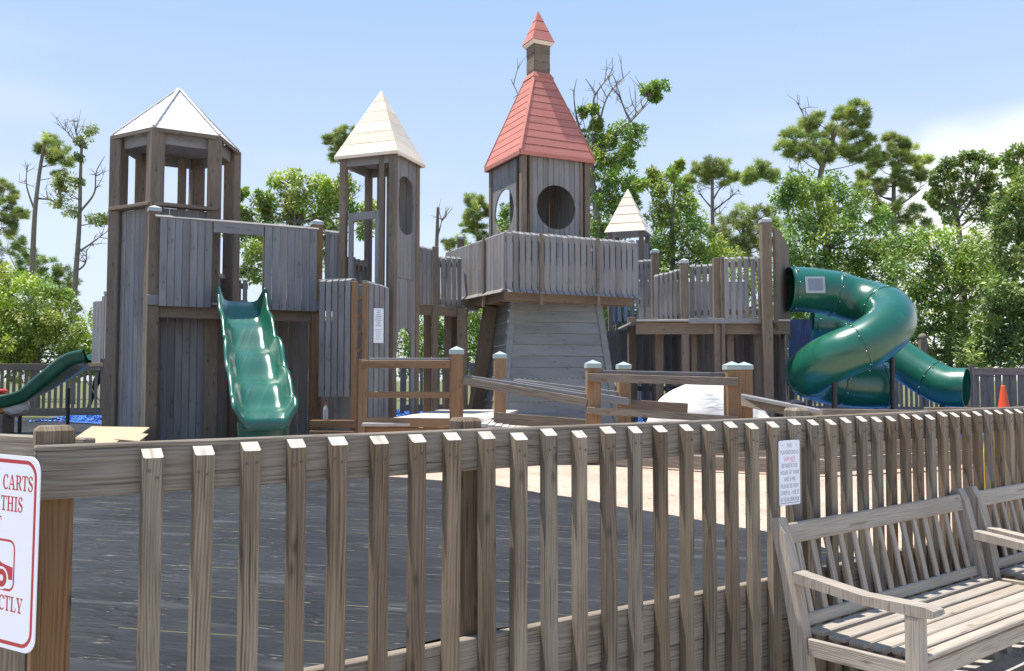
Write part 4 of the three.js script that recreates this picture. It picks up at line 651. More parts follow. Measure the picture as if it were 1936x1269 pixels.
// ---------------------------------------------------------------- access ramp
{
  const t = thing('access_ramp', 'brown timber wheelchair ramp with capped posts and handrails in front of the towers', 'ramp', V(0, 0, 10));
  const post = (px, Z, top, w = 0.145, m = M.ramp, c = M.cap) => { const p = P(px, 700, Z); capPost(t, m, p.x, p.z, 0, YH(top, Z), w, c, V3(0.1, 0, 1)); };
  post(863, 9.6, 668); post(945, 10.9, 676); post(1121, 9.5, 694); post(1179, 10.6, 696); post(1384, 9.4, 697); post(1407, 10.0, 697); post(1503, 9.4, 768, 0.14, M.brown, M.black);
  const bar = (x0, y0, Z0, x1, y1, Z1, w, th, m = M.ramp, nm = 'handrail') => beam(t, nm, m, P(x0, y0, Z0), P(x1, y1, Z1), w, th, V3(0, 0, 1), 0.005);
  bar(684, 689, 9.75, 851, 689, 9.52, 0.085, 0.04); beam(t, 'handrail', M.grey, P(700, 680, 9.8), P(851, 680, 9.6), 0.09, 0.035, UP); bar(680, 746, 9.8, 851, 747, 9.52, 0.07, 0.04); bar(680, 798, 9.8, 851, 800, 9.52, 0.1, 0.04, M.ramp, 'kerb_board'); bar(680, 818, 9.82, 900, 820, 9.5, 0.12, 0.04, M.ramp, 'skirt_board');
  beam(t, 'post', M.ramp, V3(P(686, 700, 9.8).x, 0, -9.8), P(686, 680, 9.8), 0.08, 0.08);
  bar(876, 720, 9.55, 1110, 761, 9.45, 0.09, 0.04, M.rail); beam(t, 'handrail', M.grey, P(876, 711, 9.62), P(1110, 748, 9.52), 0.09, 0.035, UP);
  beam(t, 'handrail', M.grey, P(932, 714, 10.9), P(1170, 743, 10.6), 0.09, 0.035, UP); bar(945, 722, 10.85, 1190, 760, 10.5, 0.09, 0.04, M.grey);
  beam(t, 'kerb_board', M.brown, P(934, 790, 10.2), P(1135, 806, 10.0), 0.13, 0.05);
  bar(1110, 714, 9.4, 1395, 722, 9.3, 0.09, 0.04, M.rail); beam(t, 'handrail', M.grey, P(1130, 703, 9.5), P(1375, 708, 9.45), 0.09, 0.035, UP); bar(1110, 776, 9.4, 1395, 794, 9.3, 0.075, 0.04, M.rail); bar(1190, 765, 10.6, 1300, 772, 10.6, 0.12, 0.04, M.brown);
  beam(t, 'handrail', M.grey, P(1400, 748, 9.9), P(1570, 782, 8.9), 0.09, 0.04, UP); beam(t, 'handrail', M.rail, P(1400, 760, 9.85), P(1620, 802, 8.8), 0.09, 0.04);
  // sloping floor and landing
  const yl = 0.40; for (let k = 0; k < 26; k++) { const Z = 9.7 + k * 0.165; beam(t, 'deck_board', M.deck, V(P(690, 700, 9.8).x - 0.0 + 0.02 * k, yl, Z), V(P(905, 700, 10.4).x + 0.02 * k, yl, Z), 0.158, 0.035, UP); }
  for (let k = 0; k < 20; k++) { const f = k / 20, X = lerp(-0.39, 1.15, f), y = lerp(0.4, 0.2, f); beam(t, 'deck_board', M.deck, V(X, y, 9.55), V(X + 0.03, y, 10.8), 0.075, 0.035, UP); }
  // low skirt boards round the sand
  const low = [[1150, 9.3], [1330, 8.7], [1560, 8.3], [1760, 8.8], [1930, 9.6]];
  for (let k = 0; k + 1 < low.length; k++) for (let j = 0; j < 2; j++) { const a = P(low[k][0], 800, low[k][1]), b = P(low[k + 1][0], 800, low[k + 1][1]), y = 0.07 + j * 0.145 + (k > 1 ? 0.02 : 0); beam(t, 'skirt_board', M.rail, V3(a.x, y, a.z - j * 0.03), V3(b.x, y, b.z - j * 0.03), 0.138, 0.05, V3(0, 0, 1)); }
  for (let k = 2; k + 1 < low.length; k++) for (let j = 0; j < 2; j++) { const a = P(low[k][0], 800, low[k][1]), b = P(low[k + 1][0], 800, low[k + 1][1]), y = 0.42 + j * 0.16; beam(t, 'handrail', M.rail, V3(a.x, y, a.z - 0.1), V3(b.x, y - 0.03, b.z - 0.1), 0.07, 0.05, V3(0, 0, 1)); }
}
// ---------------------------------------------------------------- loose things about the site
{
  const t = thing('tarp_mound', 'white sheet draped over a mound behind the ramp rails', 'tarp', V(2.7, 0, 12));
  const drape = (cx, cz, rx, rz, h, seed) => { const g = new THREE.SphereGeometry(1, 48, 24, 0, Math.PI * 2, 0, Math.PI / 2), p = g.attributes.position; for (let i = 0; i < p.count; i++) { let x = p.getX(i), y = p.getY(i), z = p.getZ(i); const a = Math.atan2(z, x), k = 1 + 0.10 * Math.sin(a * 3 + seed) + 0.06 * Math.sin(a * 7 + seed * 2) + 0.05 * n2(x * 3, z * 3, 1, 81 + seed); const e = Math.pow(Math.max(0, y), 0.8); p.setXYZ(i, x * k * rx * (1 + 0.12 * (1 - e)), h * e * (1 + 0.12 * n2(x * 2.2 + 7, z * 2.2, 1, 82 + seed)) + 0.03 * n2(x * 9, z * 9, 1, 83), z * k * rz); } g.computeVertexNormals(); const m = new THREE.Mesh(g, M.white); m.position.copy(V(cx, 0, cz)); return put(m, t, 'sheet'); };
  drape(2.62, 12, 0.80, 0.6, 0.86, 1); drape(3.3, 11.9, 0.36, 0.4, 0.46, 4);
  const b = thing('plastic_sack', 'white plastic sack lying beside the orange cooler', 'sack', V(-8.6, 0, 15)); const g = new THREE.SphereGeometry(1, 32, 20), p = g.attributes.position; for (let i = 0; i < p.count; i++) { const x = p.getX(i), y = p.getY(i), z = p.getZ(i), k = 1 + 0.25 * n2(x * 2, z * 2 + y, 1, 85); p.setXYZ(i, x * 0.24 * k, y * 0.16 * k + 0.12, z * 0.2 * k); } g.computeVertexNormals(); const m = new THREE.Mesh(g, M.white); m.position.copy(P(30, 700, 14.5)).setY(0.32); put(m, b, 'sack_body'); beam(b, 'support_block', M.brown, V3(m.position.x - 0.25, 0.17, m.position.z), V3(m.position.x + 0.25, 0.17, m.position.z), 0.34, 0.3, UP);
  const k = thing('drink_cooler', 'orange drink cooler with a red lid at the picture edge', 'cooler', P(-2, 700, 14.4).setY(0)); const kp = P(-4, 700, 14.4);
  const lathe = (pts, mat, y, nm) => { const q = new THREE.Mesh(new THREE.LatheGeometry(pts.map(a => new THREE.Vector2(...a)), 28), mat); q.position.set(kp.x, y, kp.z); put(q, k, nm); };
  lathe([[0, 0], [0.13, 0], [0.145, 0.03], [0.15, 0.3], [0.14, 0.32], [0, 0.32]], flat(0.75, 0.32, 0.05, { roughness: 0.45 }), 0.34, 'cooler_body'); lathe([[0, 0], [0.155, 0], [0.155, 0.05], [0.12, 0.075], [0, 0.08]], flat(0.6, 0.04, 0.03, { roughness: 0.45 }), 0.66, 'lid'); beam(k, 'stand', M.brown, V3(kp.x - 0.2, 0.17, kp.z), V3(kp.x + 0.2, 0.17, kp.z), 0.34, 0.32, UP);
  const c = thing('cardboard_sheet', 'flattened pale cardboard box lying before the hexagonal tower', 'cardboard', V(-5.4, 0, 11.4)); const cm = flat(0.52, 0.38, 0.24, { roughness: 0.9 });
  beam(c, 'panel', cm, P(150, 824, 11.5), P(262, 826, 11.3), 0.5, 0.03, V3(0, 0.9, 0.4)); beam(c, 'flap', cm, P(225, 824, 11.25), P(272, 828, 11.2), 0.22, 0.012, V3(0.5, 0.8, 0.4)); beam(c, 'support_block', M.ramp, P(160, 838, 11.6), P(262, 839, 11.5), 0.14, 0.14, UP);
  const o = thing('traffic_cone', 'bright orange traffic cone by the far right fence', 'cone', P(1896, 700, 17).setY(0)); const op = P(1896, 700, 17), or = flat(0.85, 0.09, 0.015, { roughness: 0.5 });
  const cn = new THREE.Mesh(new THREE.LatheGeometry([[0.0, 0.72], [0.035, 0.72], [0.04, 0.7], [0.14, 0.04], [0.14, 0.03]].reverse().map(a => new THREE.Vector2(...a)), 28), or); cn.position.set(op.x, 0.06, op.z); put(cn, o, 'cone_body'); beam(o, 'cone_base', or, V3(op.x - 0.18, 0.05, op.z), V3(op.x + 0.18, 0.05, op.z), 0.36, 0.04, UP);
  const y = thing('yellow_board', 'yellow folding board glimpsed between the pickets beyond the bench', 'board', V(3.9, 0, 7)); const ym = flat(0.8, 0.6, 0.04, { roughness: 0.5 }); for (const s of [-1, 1]) beam(y, 'leaf', ym, V(3.95 + 0.02, 0.0, 7.0 + s * 0.16), V(3.95, 0.62, 7.0 + s * 0.02), 0.3, 0.02, V3(0, 0.2, 1));
}
// ---------------------------------------------------------------- left: small platform, green chute, worker, far fences
{
  const t = thing('side_platform', 'small planked landing on the far side of the hexagonal tower', 'play platform', V(-6.7, 0, 14.4));
  const a = P(179, 570, 14.3), b = P(196, 560, 14.0), c = P(214, 556, 13.6); slatRail(t, M.grey, a, b, YH(700, 14.3), a.y, 3, { fill: 0.95, bend: 0.03 }); slatRail(t, M.grey, b, c, YH(678, 13.8), b.y, 3, { fill: 0.9, bend: 0.03 });
  beam(t, 'deck', M.brown, V3(a.x, YH(690, 14.2), a.z - 0.2), V3(c.x + 0.2, YH(690, 14.2), c.z - 0.2), 0.5, 0.06, UP); const p = P(205, 700, 13.9); capPost(t, M.brown, p.x, p.z, 0, YH(556, 13.9), 0.13, M.capGrey);
  const u = thing('chute_slide', 'dark green curved chute slide sweeping down past the far left fence', 'slide', V(-8, 0, 14.6));
  const pts = [P(182, 682, 14.4), P(150, 690, 14.5), P(110, 718, 14.6), P(70, 745, 14.6), P(30, 764, 14.5), P(-20, 771, 14.4), P(-60, 773, 14.3)], cv = new THREE.CatmullRomCurve3(pts), st = []; for (let i = 0; i <= 48; i++) { const q = cv.getPointAt(i / 48), tn = cv.getTangentAt(i / 48); st.push({ p: q, tan: tn, side: V3().crossVectors(tn, UP).normalize(), w: 0.26, h: 0.2 }); }
  loftSlide(u, 'chute', M.green, st, chute);
  for (const [px, Z] of [[40, 14.5], [130, 14.5]]) { const q = P(px, 700, Z), m = new THREE.Mesh(new THREE.CylinderGeometry(0.03, 0.03, px > 80 ? 0.75 : 0.35, 12), M.black); m.position.set(q.x, px > 80 ? 0.375 : 0.175, q.z); put(m, u, 'support_pole'); }
}
function farFence(label, a, b, y0, y1, n, o = {}) {
  const t = thing('far_fence', label, 'fence', V3(a.x, 0, a.z), 'fences round the back of the playground'), d = V3().subVectors(b, a).setY(0), out = outward(a, b);
  for (let i = 0; i < n; i++) { const p = a.clone().addScaledVector(d, (i + 0.5) / n); beam(t, 'slat', M.brown, V3(p.x, y0, p.z), V3(p.x, y1 - 0.06, p.z), d.length() / n * (o.fill ?? 0.55), 0.03, out, 0.003); }
  beam(t, 'top_rail', M.brown, V3(a.x, y1 - 0.05, a.z).addScaledVector(out, 0.035), V3(b.x, y1 - 0.05, b.z).addScaledVector(out, 0.035), 0.15, 0.035, out); beam(t, 'bottom_rail', M.brown, V3(a.x, y0 + 0.08, a.z).addScaledVector(out, 0.035), V3(b.x, y0 + 0.08, b.z).addScaledVector(out, 0.035), 0.16, 0.035, out);
  const k = Math.max(2, Math.round(d.length() / 2.4) + 1); for (let i = 0; i < k; i++) { const p = a.clone().addScaledVector(d, i / (k - 1)).addScaledVector(out, -0.07); beam(t, 'post', M.brown, V3(p.x, 0, p.z), V3(p.x, y1 + 0.1, p.z), 0.1, 0.1, out); }
}
farFence('far left slatted fence behind the green chute slide', P(-60, 700, 18.2), P(230, 700, 19.2), 0.12, YH(690, 18.6), 26);
farFence('far fence glimpsed behind the middle towers', P(760, 700, 22), P(1500, 700, 22), 0.1, YH(688, 22), 70);
farFence('far fence behind the tube slides', P(1500, 700, 21), P(1870, 700, 20), 0.1, YH(702, 20.5), 40);
farFence('tall wide-boarded fence section by the orange cone', P(1838, 700, 18.2), P(2010, 700, 17.6), 0.1, YH(698, 18), 12, { fill: 0.85 });
{
  const t = thing('trellis', 'small slatted trellis gate standing above the far right fence', 'trellis', P(1780, 700, 22).setY(0)), y1 = YH(664, 22), a = P(1742, 700, 22), b = P(1820, 700, 22);
  beam(t, 'top_bar', M.brown, V3(a.x, y1, a.z), V3(b.x, y1, b.z), 0.12, 0.06); for (const p of [a, b]) beam(t, 'post', M.brown, V3(p.x, 0, p.z), V3(p.x, y1 + 0.05, p.z), 0.12, 0.1); for (let i = 1; i < 8; i++) { const p = a.clone().lerp(b, i / 8); beam(t, 'bar', M.brown, V3(p.x, 0.5, p.z), V3(p.x, y1 - 0.05, p.z), 0.035, 0.03); }
  const q = P(1746, 700, 21); const pm = thing('carved_post', 'dark timber post with carved rounded head behind the tube slide', 'post', V3(q.x, 0, q.z)); beam(pm, 'post', M.brown, V3(q.x, 0, q.z), V3(q.x, YH(642, 21), q.z), 0.16, 0.16); const h = new THREE.Mesh(new THREE.SphereGeometry(0.1, 16, 12), M.brown[0]); h.position.set(q.x, YH(638, 21), q.z); put(h, pm, 'post_head');
}
// ---------------------------------------------------------------- worker behind the landing
function sdfBody(bones, min, max, cell, colorAt) {
  const size = Math.max(max.x - min.x, max.y - min.y, max.z - min.z), res = Math.ceil(size / cell) + 4, mc = new MarchingCubes(res, new THREE.MeshStandardMaterial(), false, false, 200000); mc.isolation = 0;
  const half = res / 2, sc = size / 2 / (half - 2) * half, ctr = min.clone().add(max).multiplyScalar(0.5), p = V3(), a = V3(), ab = V3();
  for (let z = 0; z < res; z++) for (let y = 0; y < res; y++) for (let x = 0; x < res; x++) {
    p.set((x - half) / half, (y - half) / half, (z - half) / half).multiplyScalar(sc).add(ctr); let d = 1e3;
    for (const [A, B, r0, r1, k] of bones) { ab.subVectors(B, A); const t = Math.min(1, Math.max(0, a.subVectors(p, A).dot(ab) / Math.max(1e-9, ab.lengthSq()))), q = p.distanceTo(a.copy(A).addScaledVector(ab, t)) - lerp(r0, r1, t), kk = k ?? 0.03, h = Math.max(kk - Math.abs(d - q), 0) / kk; d = Math.min(d, q) - h * h * kk * 0.25; }
    mc.field[x + y * res + z * res * res] = -d;
  }
  mc.update(); const n = mc.count, g = new THREE.BufferGeometry(), pos = new Float32Array(n * 3), col = new Float32Array(n * 3);
  for (let i = 0; i < n; i++) { p.set(mc.positionArray[3 * i], mc.positionArray[3 * i + 1], mc.positionArray[3 * i + 2]).multiplyScalar(sc).add(ctr); pos.set([p.x, p.y, p.z], 3 * i); col.set(colorAt(p), 3 * i); }
  g.setAttribute('position', new THREE.BufferAttribute(pos, 3)); g.setAttribute('normal', new THREE.BufferAttribute(mc.normalArray.slice(0, n * 3), 3)); g.setAttribute('color', new THREE.BufferAttribute(col, 3)); return g;
}
{
  const o = P(188, 700, 24).setY(0), q = (x, y, z) => V3(x, y, z);
  const t = thing('person', 'person in dark clothes stooping behind the landing, holding a long rake handle', 'person', o);
  const hip = q(0.06, 0.90, 0), hR = q(-0.02, 0.88, 0.09), hL = q(0.1, 0.88, -0.09), kR = q(-0.10, 0.50, 0.14), kL = q(0.14, 0.48, -0.08), aR = q(-0.22, 0.09, 0.12), aL = q(0.2, 0.09, -0.10), ch = q(0.18, 1.25, 0.02), nk = q(0.12, 1.42, 0.02), hd = q(0.06, 1.56, 0.02), sR = q(0.12, 1.34, 0.2), sL = q(0.18, 1.34, -0.17), eR = q(-0.08, 1.14, 0.26), wR = q(-0.30, 1.02, 0.2), eL = q(0.1, 1.08, -0.2), wL = q(-0.05, 0.88, 0.02);
  const bones = [[hip, ch, 0.145, 0.16, 0.06], [ch, q(0.15, 1.36, 0.02), 0.16, 0.10, 0.06], [hR, kR, 0.095, 0.065], [kR, aR, 0.062, 0.045], [hL, kL, 0.095, 0.065], [kL, aL, 0.062, 0.045], [aR, q(-0.36, 0.05, 0.14), 0.045, 0.04], [aL, q(0.06, 0.05, -0.09), 0.045, 0.04], [nk, hd, 0.055, 0.06], [hd, q(0.05, 1.63, 0.02), 0.085, 0.09], [q(-0.03, 1.57, 0.02), q(-0.05, 1.56, 0.02), 0.02, 0.015], [sR, sL, 0.075, 0.075, 0.05], [sR, eR, 0.055, 0.045], [eR, wR, 0.042, 0.03], [sL, eL, 0.055, 0.045], [eL, wL, 0.042, 0.03]];
  for (const [w, s] of [[wR, 1], [wL, 1]]) { const pm = w.clone().add(q(-0.06, -0.02, 0)); bones.push([w, pm, 0.028, 0.036, 0.015]); for (let k = 0; k < 4; k++) { const b = pm.clone().add(q(-0.03, -0.01, -0.03 + 0.02 * k)), e = b.clone().add(q(-0.035 - 0.006 * (k === 1), -0.02, 0)); bones.push([pm, b, 0.012, 0.01, 0.008], [b, e, 0.01, 0.009, 0.006], [e, e.clone().add(q(0.008, -0.025, 0)), 0.009, 0.008, 0.005]); } bones.push([pm, pm.clone().add(q(-0.02, 0.03, 0.045)), 0.013, 0.009, 0.008]); }
  const g = sdfBody(bones, q(-0.45, 0, -0.35), q(0.45, 1.75, 0.4), 0.016, p => p.y > 1.44 ? (p.y > 1.62 || p.x > 0.09 ? [0.05, 0.035, 0.025] : [0.45, 0.26, 0.18]) : p.distanceTo(wR) < 0.12 || p.distanceTo(wL) < 0.12 ? [0.5, 0.29, 0.2] : p.y < 0.09 ? [0.03, 0.025, 0.02] : p.y < 0.95 ? [0.010, 0.010, 0.012] : [0.02, 0.022, 0.03]);
  const m = new THREE.Mesh(g, new THREE.MeshStandardMaterial({ vertexColors: true, roughness: 0.85 })); m.position.copy(o); put(m, t, 'body');
  const k = thing('rake', 'long pale rake handle held by the worker', 'rake', o.clone().add(q(0.3, 0, 0.3))); const A = o.clone().add(wR).add(q(-0.16, 0.14, 0.03)), Bq = o.clone().add(q(0.36, 0.04, 0.32)), rod = new THREE.Mesh(new THREE.CylinderGeometry(0.017, 0.017, A.distanceTo(Bq), 10), flat(0.55, 0.42, 0.3)); rod.position.copy(A).add(Bq).multiplyScalar(0.5); rod.quaternion.setFromUnitVectors(UP, V3().subVectors(A, Bq).normalize()); put(rod, k, 'handle'); beam(k, 'rake_head', M.steel, Bq.clone().add(q(-0.15, 0, 0.1)), Bq.clone().add(q(0.15, 0, -0.1)), 0.04, 0.03);
}
// ---------------------------------------------------------------- trees
const bark = wood(83, [150, 138, 124], [84, 74, 64], { ring: 0.3, fiber: 0.9, bump: 0.01 })[0];
function leafMat(seed) { return new THREE.MeshPhysicalMaterial({ vertexColors: true, roughness: 0.6, side: THREE.DoubleSide, transmission: 0.55, thickness: 0 }); }
const LEAF = leafMat(1);
function limbTube(pts, r0, r1, rad = 7) {
  const c = new THREE.CatmullRomCurve3(pts), seg = Math.max(4, pts.length * 4), g = new THREE.TubeGeometry(c, seg, 1, rad), p = g.attributes.position, uv = g.attributes.uv;
  for (let i = 0; i <= seg; i++) { const ctr = c.getPointAt(i / seg), r = lerp(r0, r1, i / seg); for (let k = 0; k <= rad; k++) { const j = i * (rad + 1) + k; p.setXYZ(j, ctr.x + (p.getX(j) - ctr.x) * r, ctr.y + (p.getY(j) - ctr.y) * r, ctr.z + (p.getZ(j) - ctr.z) * r); uv.setXY(j, i / seg * c.getLength() / 1.6, k / rad * 2); } }
  g.computeVertexNormals(); return g;
}
const BR = 2.2, PAL = { broad: [[0.13, 0.195, 0.026], [0.17, 0.235, 0.03], [0.09, 0.155, 0.026], [0.22, 0.26, 0.036]], yellow: [[0.17, 0.225, 0.026], [0.21, 0.25, 0.03], [0.12, 0.185, 0.026], [0.22, 0.245, 0.03]], dark: [[0.10, 0.15, 0.026], [0.13, 0.18, 0.03], [0.075, 0.12, 0.022], [0.15, 0.19, 0.03]], pine: [[0.16, 0.20, 0.05], [0.20, 0.235, 0.06], [0.12, 0.155, 0.04], [0.24, 0.26, 0.07]] };
function tree(name, label, Z, trunkPx, clumps, o = {}) {            // trunk [px, py], clumps [px, py, radius px, flat?], bare twigs [[px, py] ...]
  const sc = Z / F, base = P(trunkPx[0][0], 717, Z).setY(-0.02), t = thing(name, label, 'tree', base, o.group), rg = RNG(o.seed ?? (taken[name] + 3) * 977 + name.length * 31 + Math.round(Z * 10)), rnd = (a, b) => a + (b - a) * rg();
  const tp = [base.clone(), ...trunkPx.map(([x, y], i) => P(x, y, Z + rnd(-.3, .3)))]; if (tp[1].y < 0.3) tp.splice(1, 1);
  const tr = o.r ?? 0.16, m = new THREE.Mesh(limbTube(tp, tr, tr * 0.35, 9), bark); put(m, t, 'trunk');
  const curve = new THREE.CatmullRomCurve3(tp), limbs = [], pos = [], nor = [], col = [];
  const kind = o.kind || 'broad', pal = PAL[o.pal || kind] || PAL.broad, spread = o.depth ?? 0.9, dens = (o.dens ?? 1) * (kind === 'pine' ? 1 : 0.95), ls = (o.leaf ?? 0.082);
  const a = V3(), b = V3(), c = V3(), n = V3(), q = V3();
  const quad = (ctr, dir, up, L, W, cc) => { a.copy(dir).normalize(); b.crossVectors(a, up).normalize(); n.crossVectors(b, a); const mid = L * 0.45; const p0 = ctr, p1 = q.copy(ctr).addScaledVector(a, mid).addScaledVector(b, W / 2).addScaledVector(n, W * 0.18).toArray(), p2 = c.copy(ctr).addScaledVector(a, L).toArray(), p3 = q.copy(ctr).addScaledVector(a, mid).addScaledVector(b, -W / 2).addScaledVector(n, W * 0.18).toArray();
    pos.push(p0.x, p0.y, p0.z, ...p1, ...p2, p0.x, p0.y, p0.z, ...p2, ...p3); for (let k = 0; k < 6; k++) { col.push(...cc); nor.push(n.x, n.y, n.z); } };
  const rv = () => { const u = rnd(-1, 1), f = rnd(0, 6.2832), s = Math.sqrt(1 - u * u); return V3(s * Math.cos(f), u, s * Math.sin(f)); };
  for (const [px, py, rp, fl = 0.85] of clumps) {
    const grow = kind === 'pine' ? 1 : 1.15, ctr = P(px, py, Z + rnd(-1, 1) * rp * sc * spread * 1.5), rad = rp * sc * grow;
    let best = 0, bd = 1e9; for (let k = 2; k <= 20; k++) { const u = k / 20, pt = curve.getPointAt(u), d = pt.distanceTo(ctr) + Math.max(0, pt.y - ctr.y + rad * 0.6) * 2; if (d < bd) { bd = d; best = u; } }
    const s = curve.getPointAt(best), mid = s.clone().lerp(ctr, 0.55).add(V3(rnd(-.2, .2) * rad, -0.25 * rad, rnd(-.2, .2) * rad)); limbs.push(limbTube([s, mid, ctr], Math.max(0.018, Math.min(tr * 0.4, rad * 0.07)), 0.008, 5));
    const ns = Math.max(5, Math.round((kind === 'pine' ? 9 : 8) + rad * 5)), tone = rnd(0.8, 1.2);
    for (let j = 0; j < ns; j++) {
      const dv = rv(), sp = kind === 'pine' ? rnd(0.7, 1.2) : rnd(0.6, 1.12), sub = ctr.clone().add(V3(dv.x * rad * sp, dv.y * rad * sp * fl, dv.z * rad * sp)), sr = rad * (kind === 'pine' ? rnd(0.2, 0.36) : rnd(0.3, 0.55)), st2 = tone * rnd(0.86, 1.14), pc = pal[Math.floor(rg() * pal.length)];
      limbs.push(limbTube([ctr.clone().lerp(mid, 0.2), ctr.clone().lerp(sub, 0.6).add(V3(0, -0.05 * rad, 0)), sub], 0.012, 0.004, 4));
      if (kind === 'pine') { const N = Math.round(13 * dens * Math.max(1, (sr / 0.3) ** 1.5)); for (let k = 0; k < N; k++) { const tc = sub.clone().addScaledVector(rv(), sr * Math.cbrt(rg())); for (let w = 0; w < 14; w++) { const dd = rv(); dd.y = dd.y * 0.7 + 0.45; const f = BR * st2 * rnd(0.75, 1.25); quad(tc, dd, rv(), rnd(0.14, 0.26), 0.017, [pc[0] * f, pc[1] * f, pc[2] * f]); } } }
      else { const N = Math.round(105 * dens * Math.max(0.5, (sr / 0.32) ** 2) * (0.11 / ls) ** 1.2); for (let k = 0; k < N; k++) { const rvv = rv(), lc = sub.clone().addScaledVector(rvv, sr * Math.pow(rg(), 0.45)), dd = rv().multiplyScalar(0.8).add(rvv); dd.y -= 0.15; const f = BR * st2 * rnd(0.7, 1.3); quad(lc, dd, UP.clone().addScaledVector(rv(), 0.75), ls * rnd(0.8, 1.7), ls * rnd(0.5, 0.8), [pc[0] * f, pc[1] * f, pc[2] * f]); } }
    }
  }
  const bare = []; for (const br of o.bare || []) { const pts = br.map(([x, y]) => P(x, y, Z + rnd(-.2, .2))); bare.push(limbTube(pts, 0.045, 0.01, 5)); for (let k = 0; k < 7; k++) { const u = rnd(0.35, 1), cv = new THREE.CatmullRomCurve3(pts), s = cv.getPointAt(u), e = s.clone().add(rv().multiplyScalar(rnd(0.3, 0.7))).add(V3(0, 0.3, 0)), md = s.clone().lerp(e, 0.5).add(rv().multiplyScalar(0.08)); bare.push(limbTube([s, md, e], 0.016, 0.005, 4)); for (let w = 0; w < 2; w++) { const e2 = md.clone().add(rv().multiplyScalar(0.25)).add(V3(0, 0.12, 0)); bare.push(limbTube([md, md.clone().lerp(e2, .5), e2], 0.009, 0.004, 4)); } } }
  if (limbs.length + bare.length) put(new THREE.Mesh(mergeGeometries([...limbs, ...bare]), bark), t, 'limbs');
  if (pos.length) { const g = new THREE.BufferGeometry(); g.setAttribute('position', new THREE.Float32BufferAttribute(pos, 3)); g.setAttribute('normal', new THREE.Float32BufferAttribute(nor, 3)); g.setAttribute('color', new THREE.Float32BufferAttribute(col, 3)); put(new THREE.Mesh(g, LEAF), t, 'crown'); }
  return t;
}
const G1 = 'trees left of the hexagonal tower', G2 = 'trees behind the towers', G3 = 'trees on the right behind the tube slides';
tree('pine_tree', 'thin tall pine with a small one-sided crown left of the hexagonal tower', 34, [[62, 690], [61, 520], [66, 400], [74, 330], [84, 268]], [[92, 268, 17], [112, 282, 17], [126, 302, 14], [74, 284, 10], [100, 300, 13], [112, 330, 9, .5]], { kind: 'pine', r: 0.16, seed: 5, group: G1, dens: .8, bare: [[[66, 400], [50, 350], [52, 310]], [[70, 375], [100, 380], [118, 398]]] });
tree('leafy_tree', 'slender half-bare tree with twisting limbs beside the thin pine', 32, [[136, 690], [138, 600], [143, 520], [150, 420], [152, 330], [154, 280]], [[168, 248, 13], [152, 268, 10], [150, 300, 9], [120, 340, 14], [122, 362, 15], [108, 380, 12], [132, 396, 13], [178, 414, 16, .5], [200, 412, 11, .5], [150, 345, 8], [110, 350, 9]], { r: 0.14, seed: 8, group: G1, pal: 'pine', dens: .55, bare: [[[152, 400], [178, 365], [182, 325], [198, 295]], [[143, 480], [170, 462], [212, 430]], [[142, 515], [160, 500], [164, 470]], [[154, 280], [140, 265], [118, 240]], [[154, 275], [142, 245], [140, 228]]] });
tree('pine_tree', 'bushy pine at the left picture edge', 36, [[-15, 690], [-12, 500], [-5, 380]], [[8, 358, 18], [20, 372, 16], [-8, 390, 26], [18, 410, 20], [40, 408, 12], [5, 430, 20]], { kind: 'pine', r: 0.2, seed: 11, group: G1 });
tree('pine_tree', 'low dark pines above the shrubs on the left', 40, [[60, 700], [62, 560]], [[10, 465, 28], [45, 480, 26], [20, 510, 28], [80, 505, 22], [108, 520, 22], [95, 545, 26], [128, 548, 20], [132, 580, 18], [60, 540, 25]], { kind: 'pine', pal: 'dark', r: 0.2, seed: 14, group: G1, dens: 1.3 });
tree('leafy_tree', 'sunlit yellow-green shrubs heaped behind the far left fence', 23, [[70, 700], [75, 620]], [[12, 535, 34], [55, 560, 36], [20, 590, 38], [90, 590, 36], [60, 630, 40], [120, 625, 32], [145, 655, 26], [15, 660, 40], [100, 665, 36], [160, 678, 20], [-25, 580, 40], [-30, 650, 40], [60, 680, 36], [140, 690, 26], [172, 690, 18], [30, 620, 30], [105, 560, 18]], { pal: 'yellow', r: 0.1, seed: 17, group: G1, dens: 1.7 });
tree('leafy_tree', 'bright leafy tree between the hexagonal and narrow towers', 22, [[560, 640], [560, 500], [558, 420]], [[540, 340, 22], [556, 362, 26], [535, 385, 28], [575, 395, 30], [608, 352, 20], [630, 372, 26], [645, 352, 16], [625, 405, 26], [655, 395, 20], [500, 378, 18], [512, 410, 24], [455, 368, 11], [448, 395, 13], [472, 420, 20], [450, 440, 18], [540, 430, 30], [500, 448, 26], [600, 440, 28], [640, 440, 24], [470, 470, 24], [520, 480, 30], [570, 480, 30], [480, 505, 22], [620, 480, 26], [700, 400, 14], [690, 430, 18]], { pal: 'yellow', r: 0.14, seed: 21, group: G2 });
tree('pine_tree', 'tall thin pine rising behind the narrow tower', 38, [[648, 690], [646, 480], [645, 360], [648, 290]], [[636, 258, 16], [655, 252, 13], [622, 268, 11], [650, 272, 15], [638, 284, 12], [662, 268, 10], [632, 300, 8]], { kind: 'pine', r: 0.15, seed: 24, group: G2, bare: [[[646, 350], [656, 340], [664, 328]], [[646, 385], [662, 378], [676, 355]]] });
tree('dead_tree', 'broken bare snag standing between narrow tower and balcony', 30, [[824, 690], [824, 520], [826, 450], [828, 392]], [], { r: 0.14, seed: 26, group: G2, bare: [[[826, 450], [832, 430], [836, 412]]] });
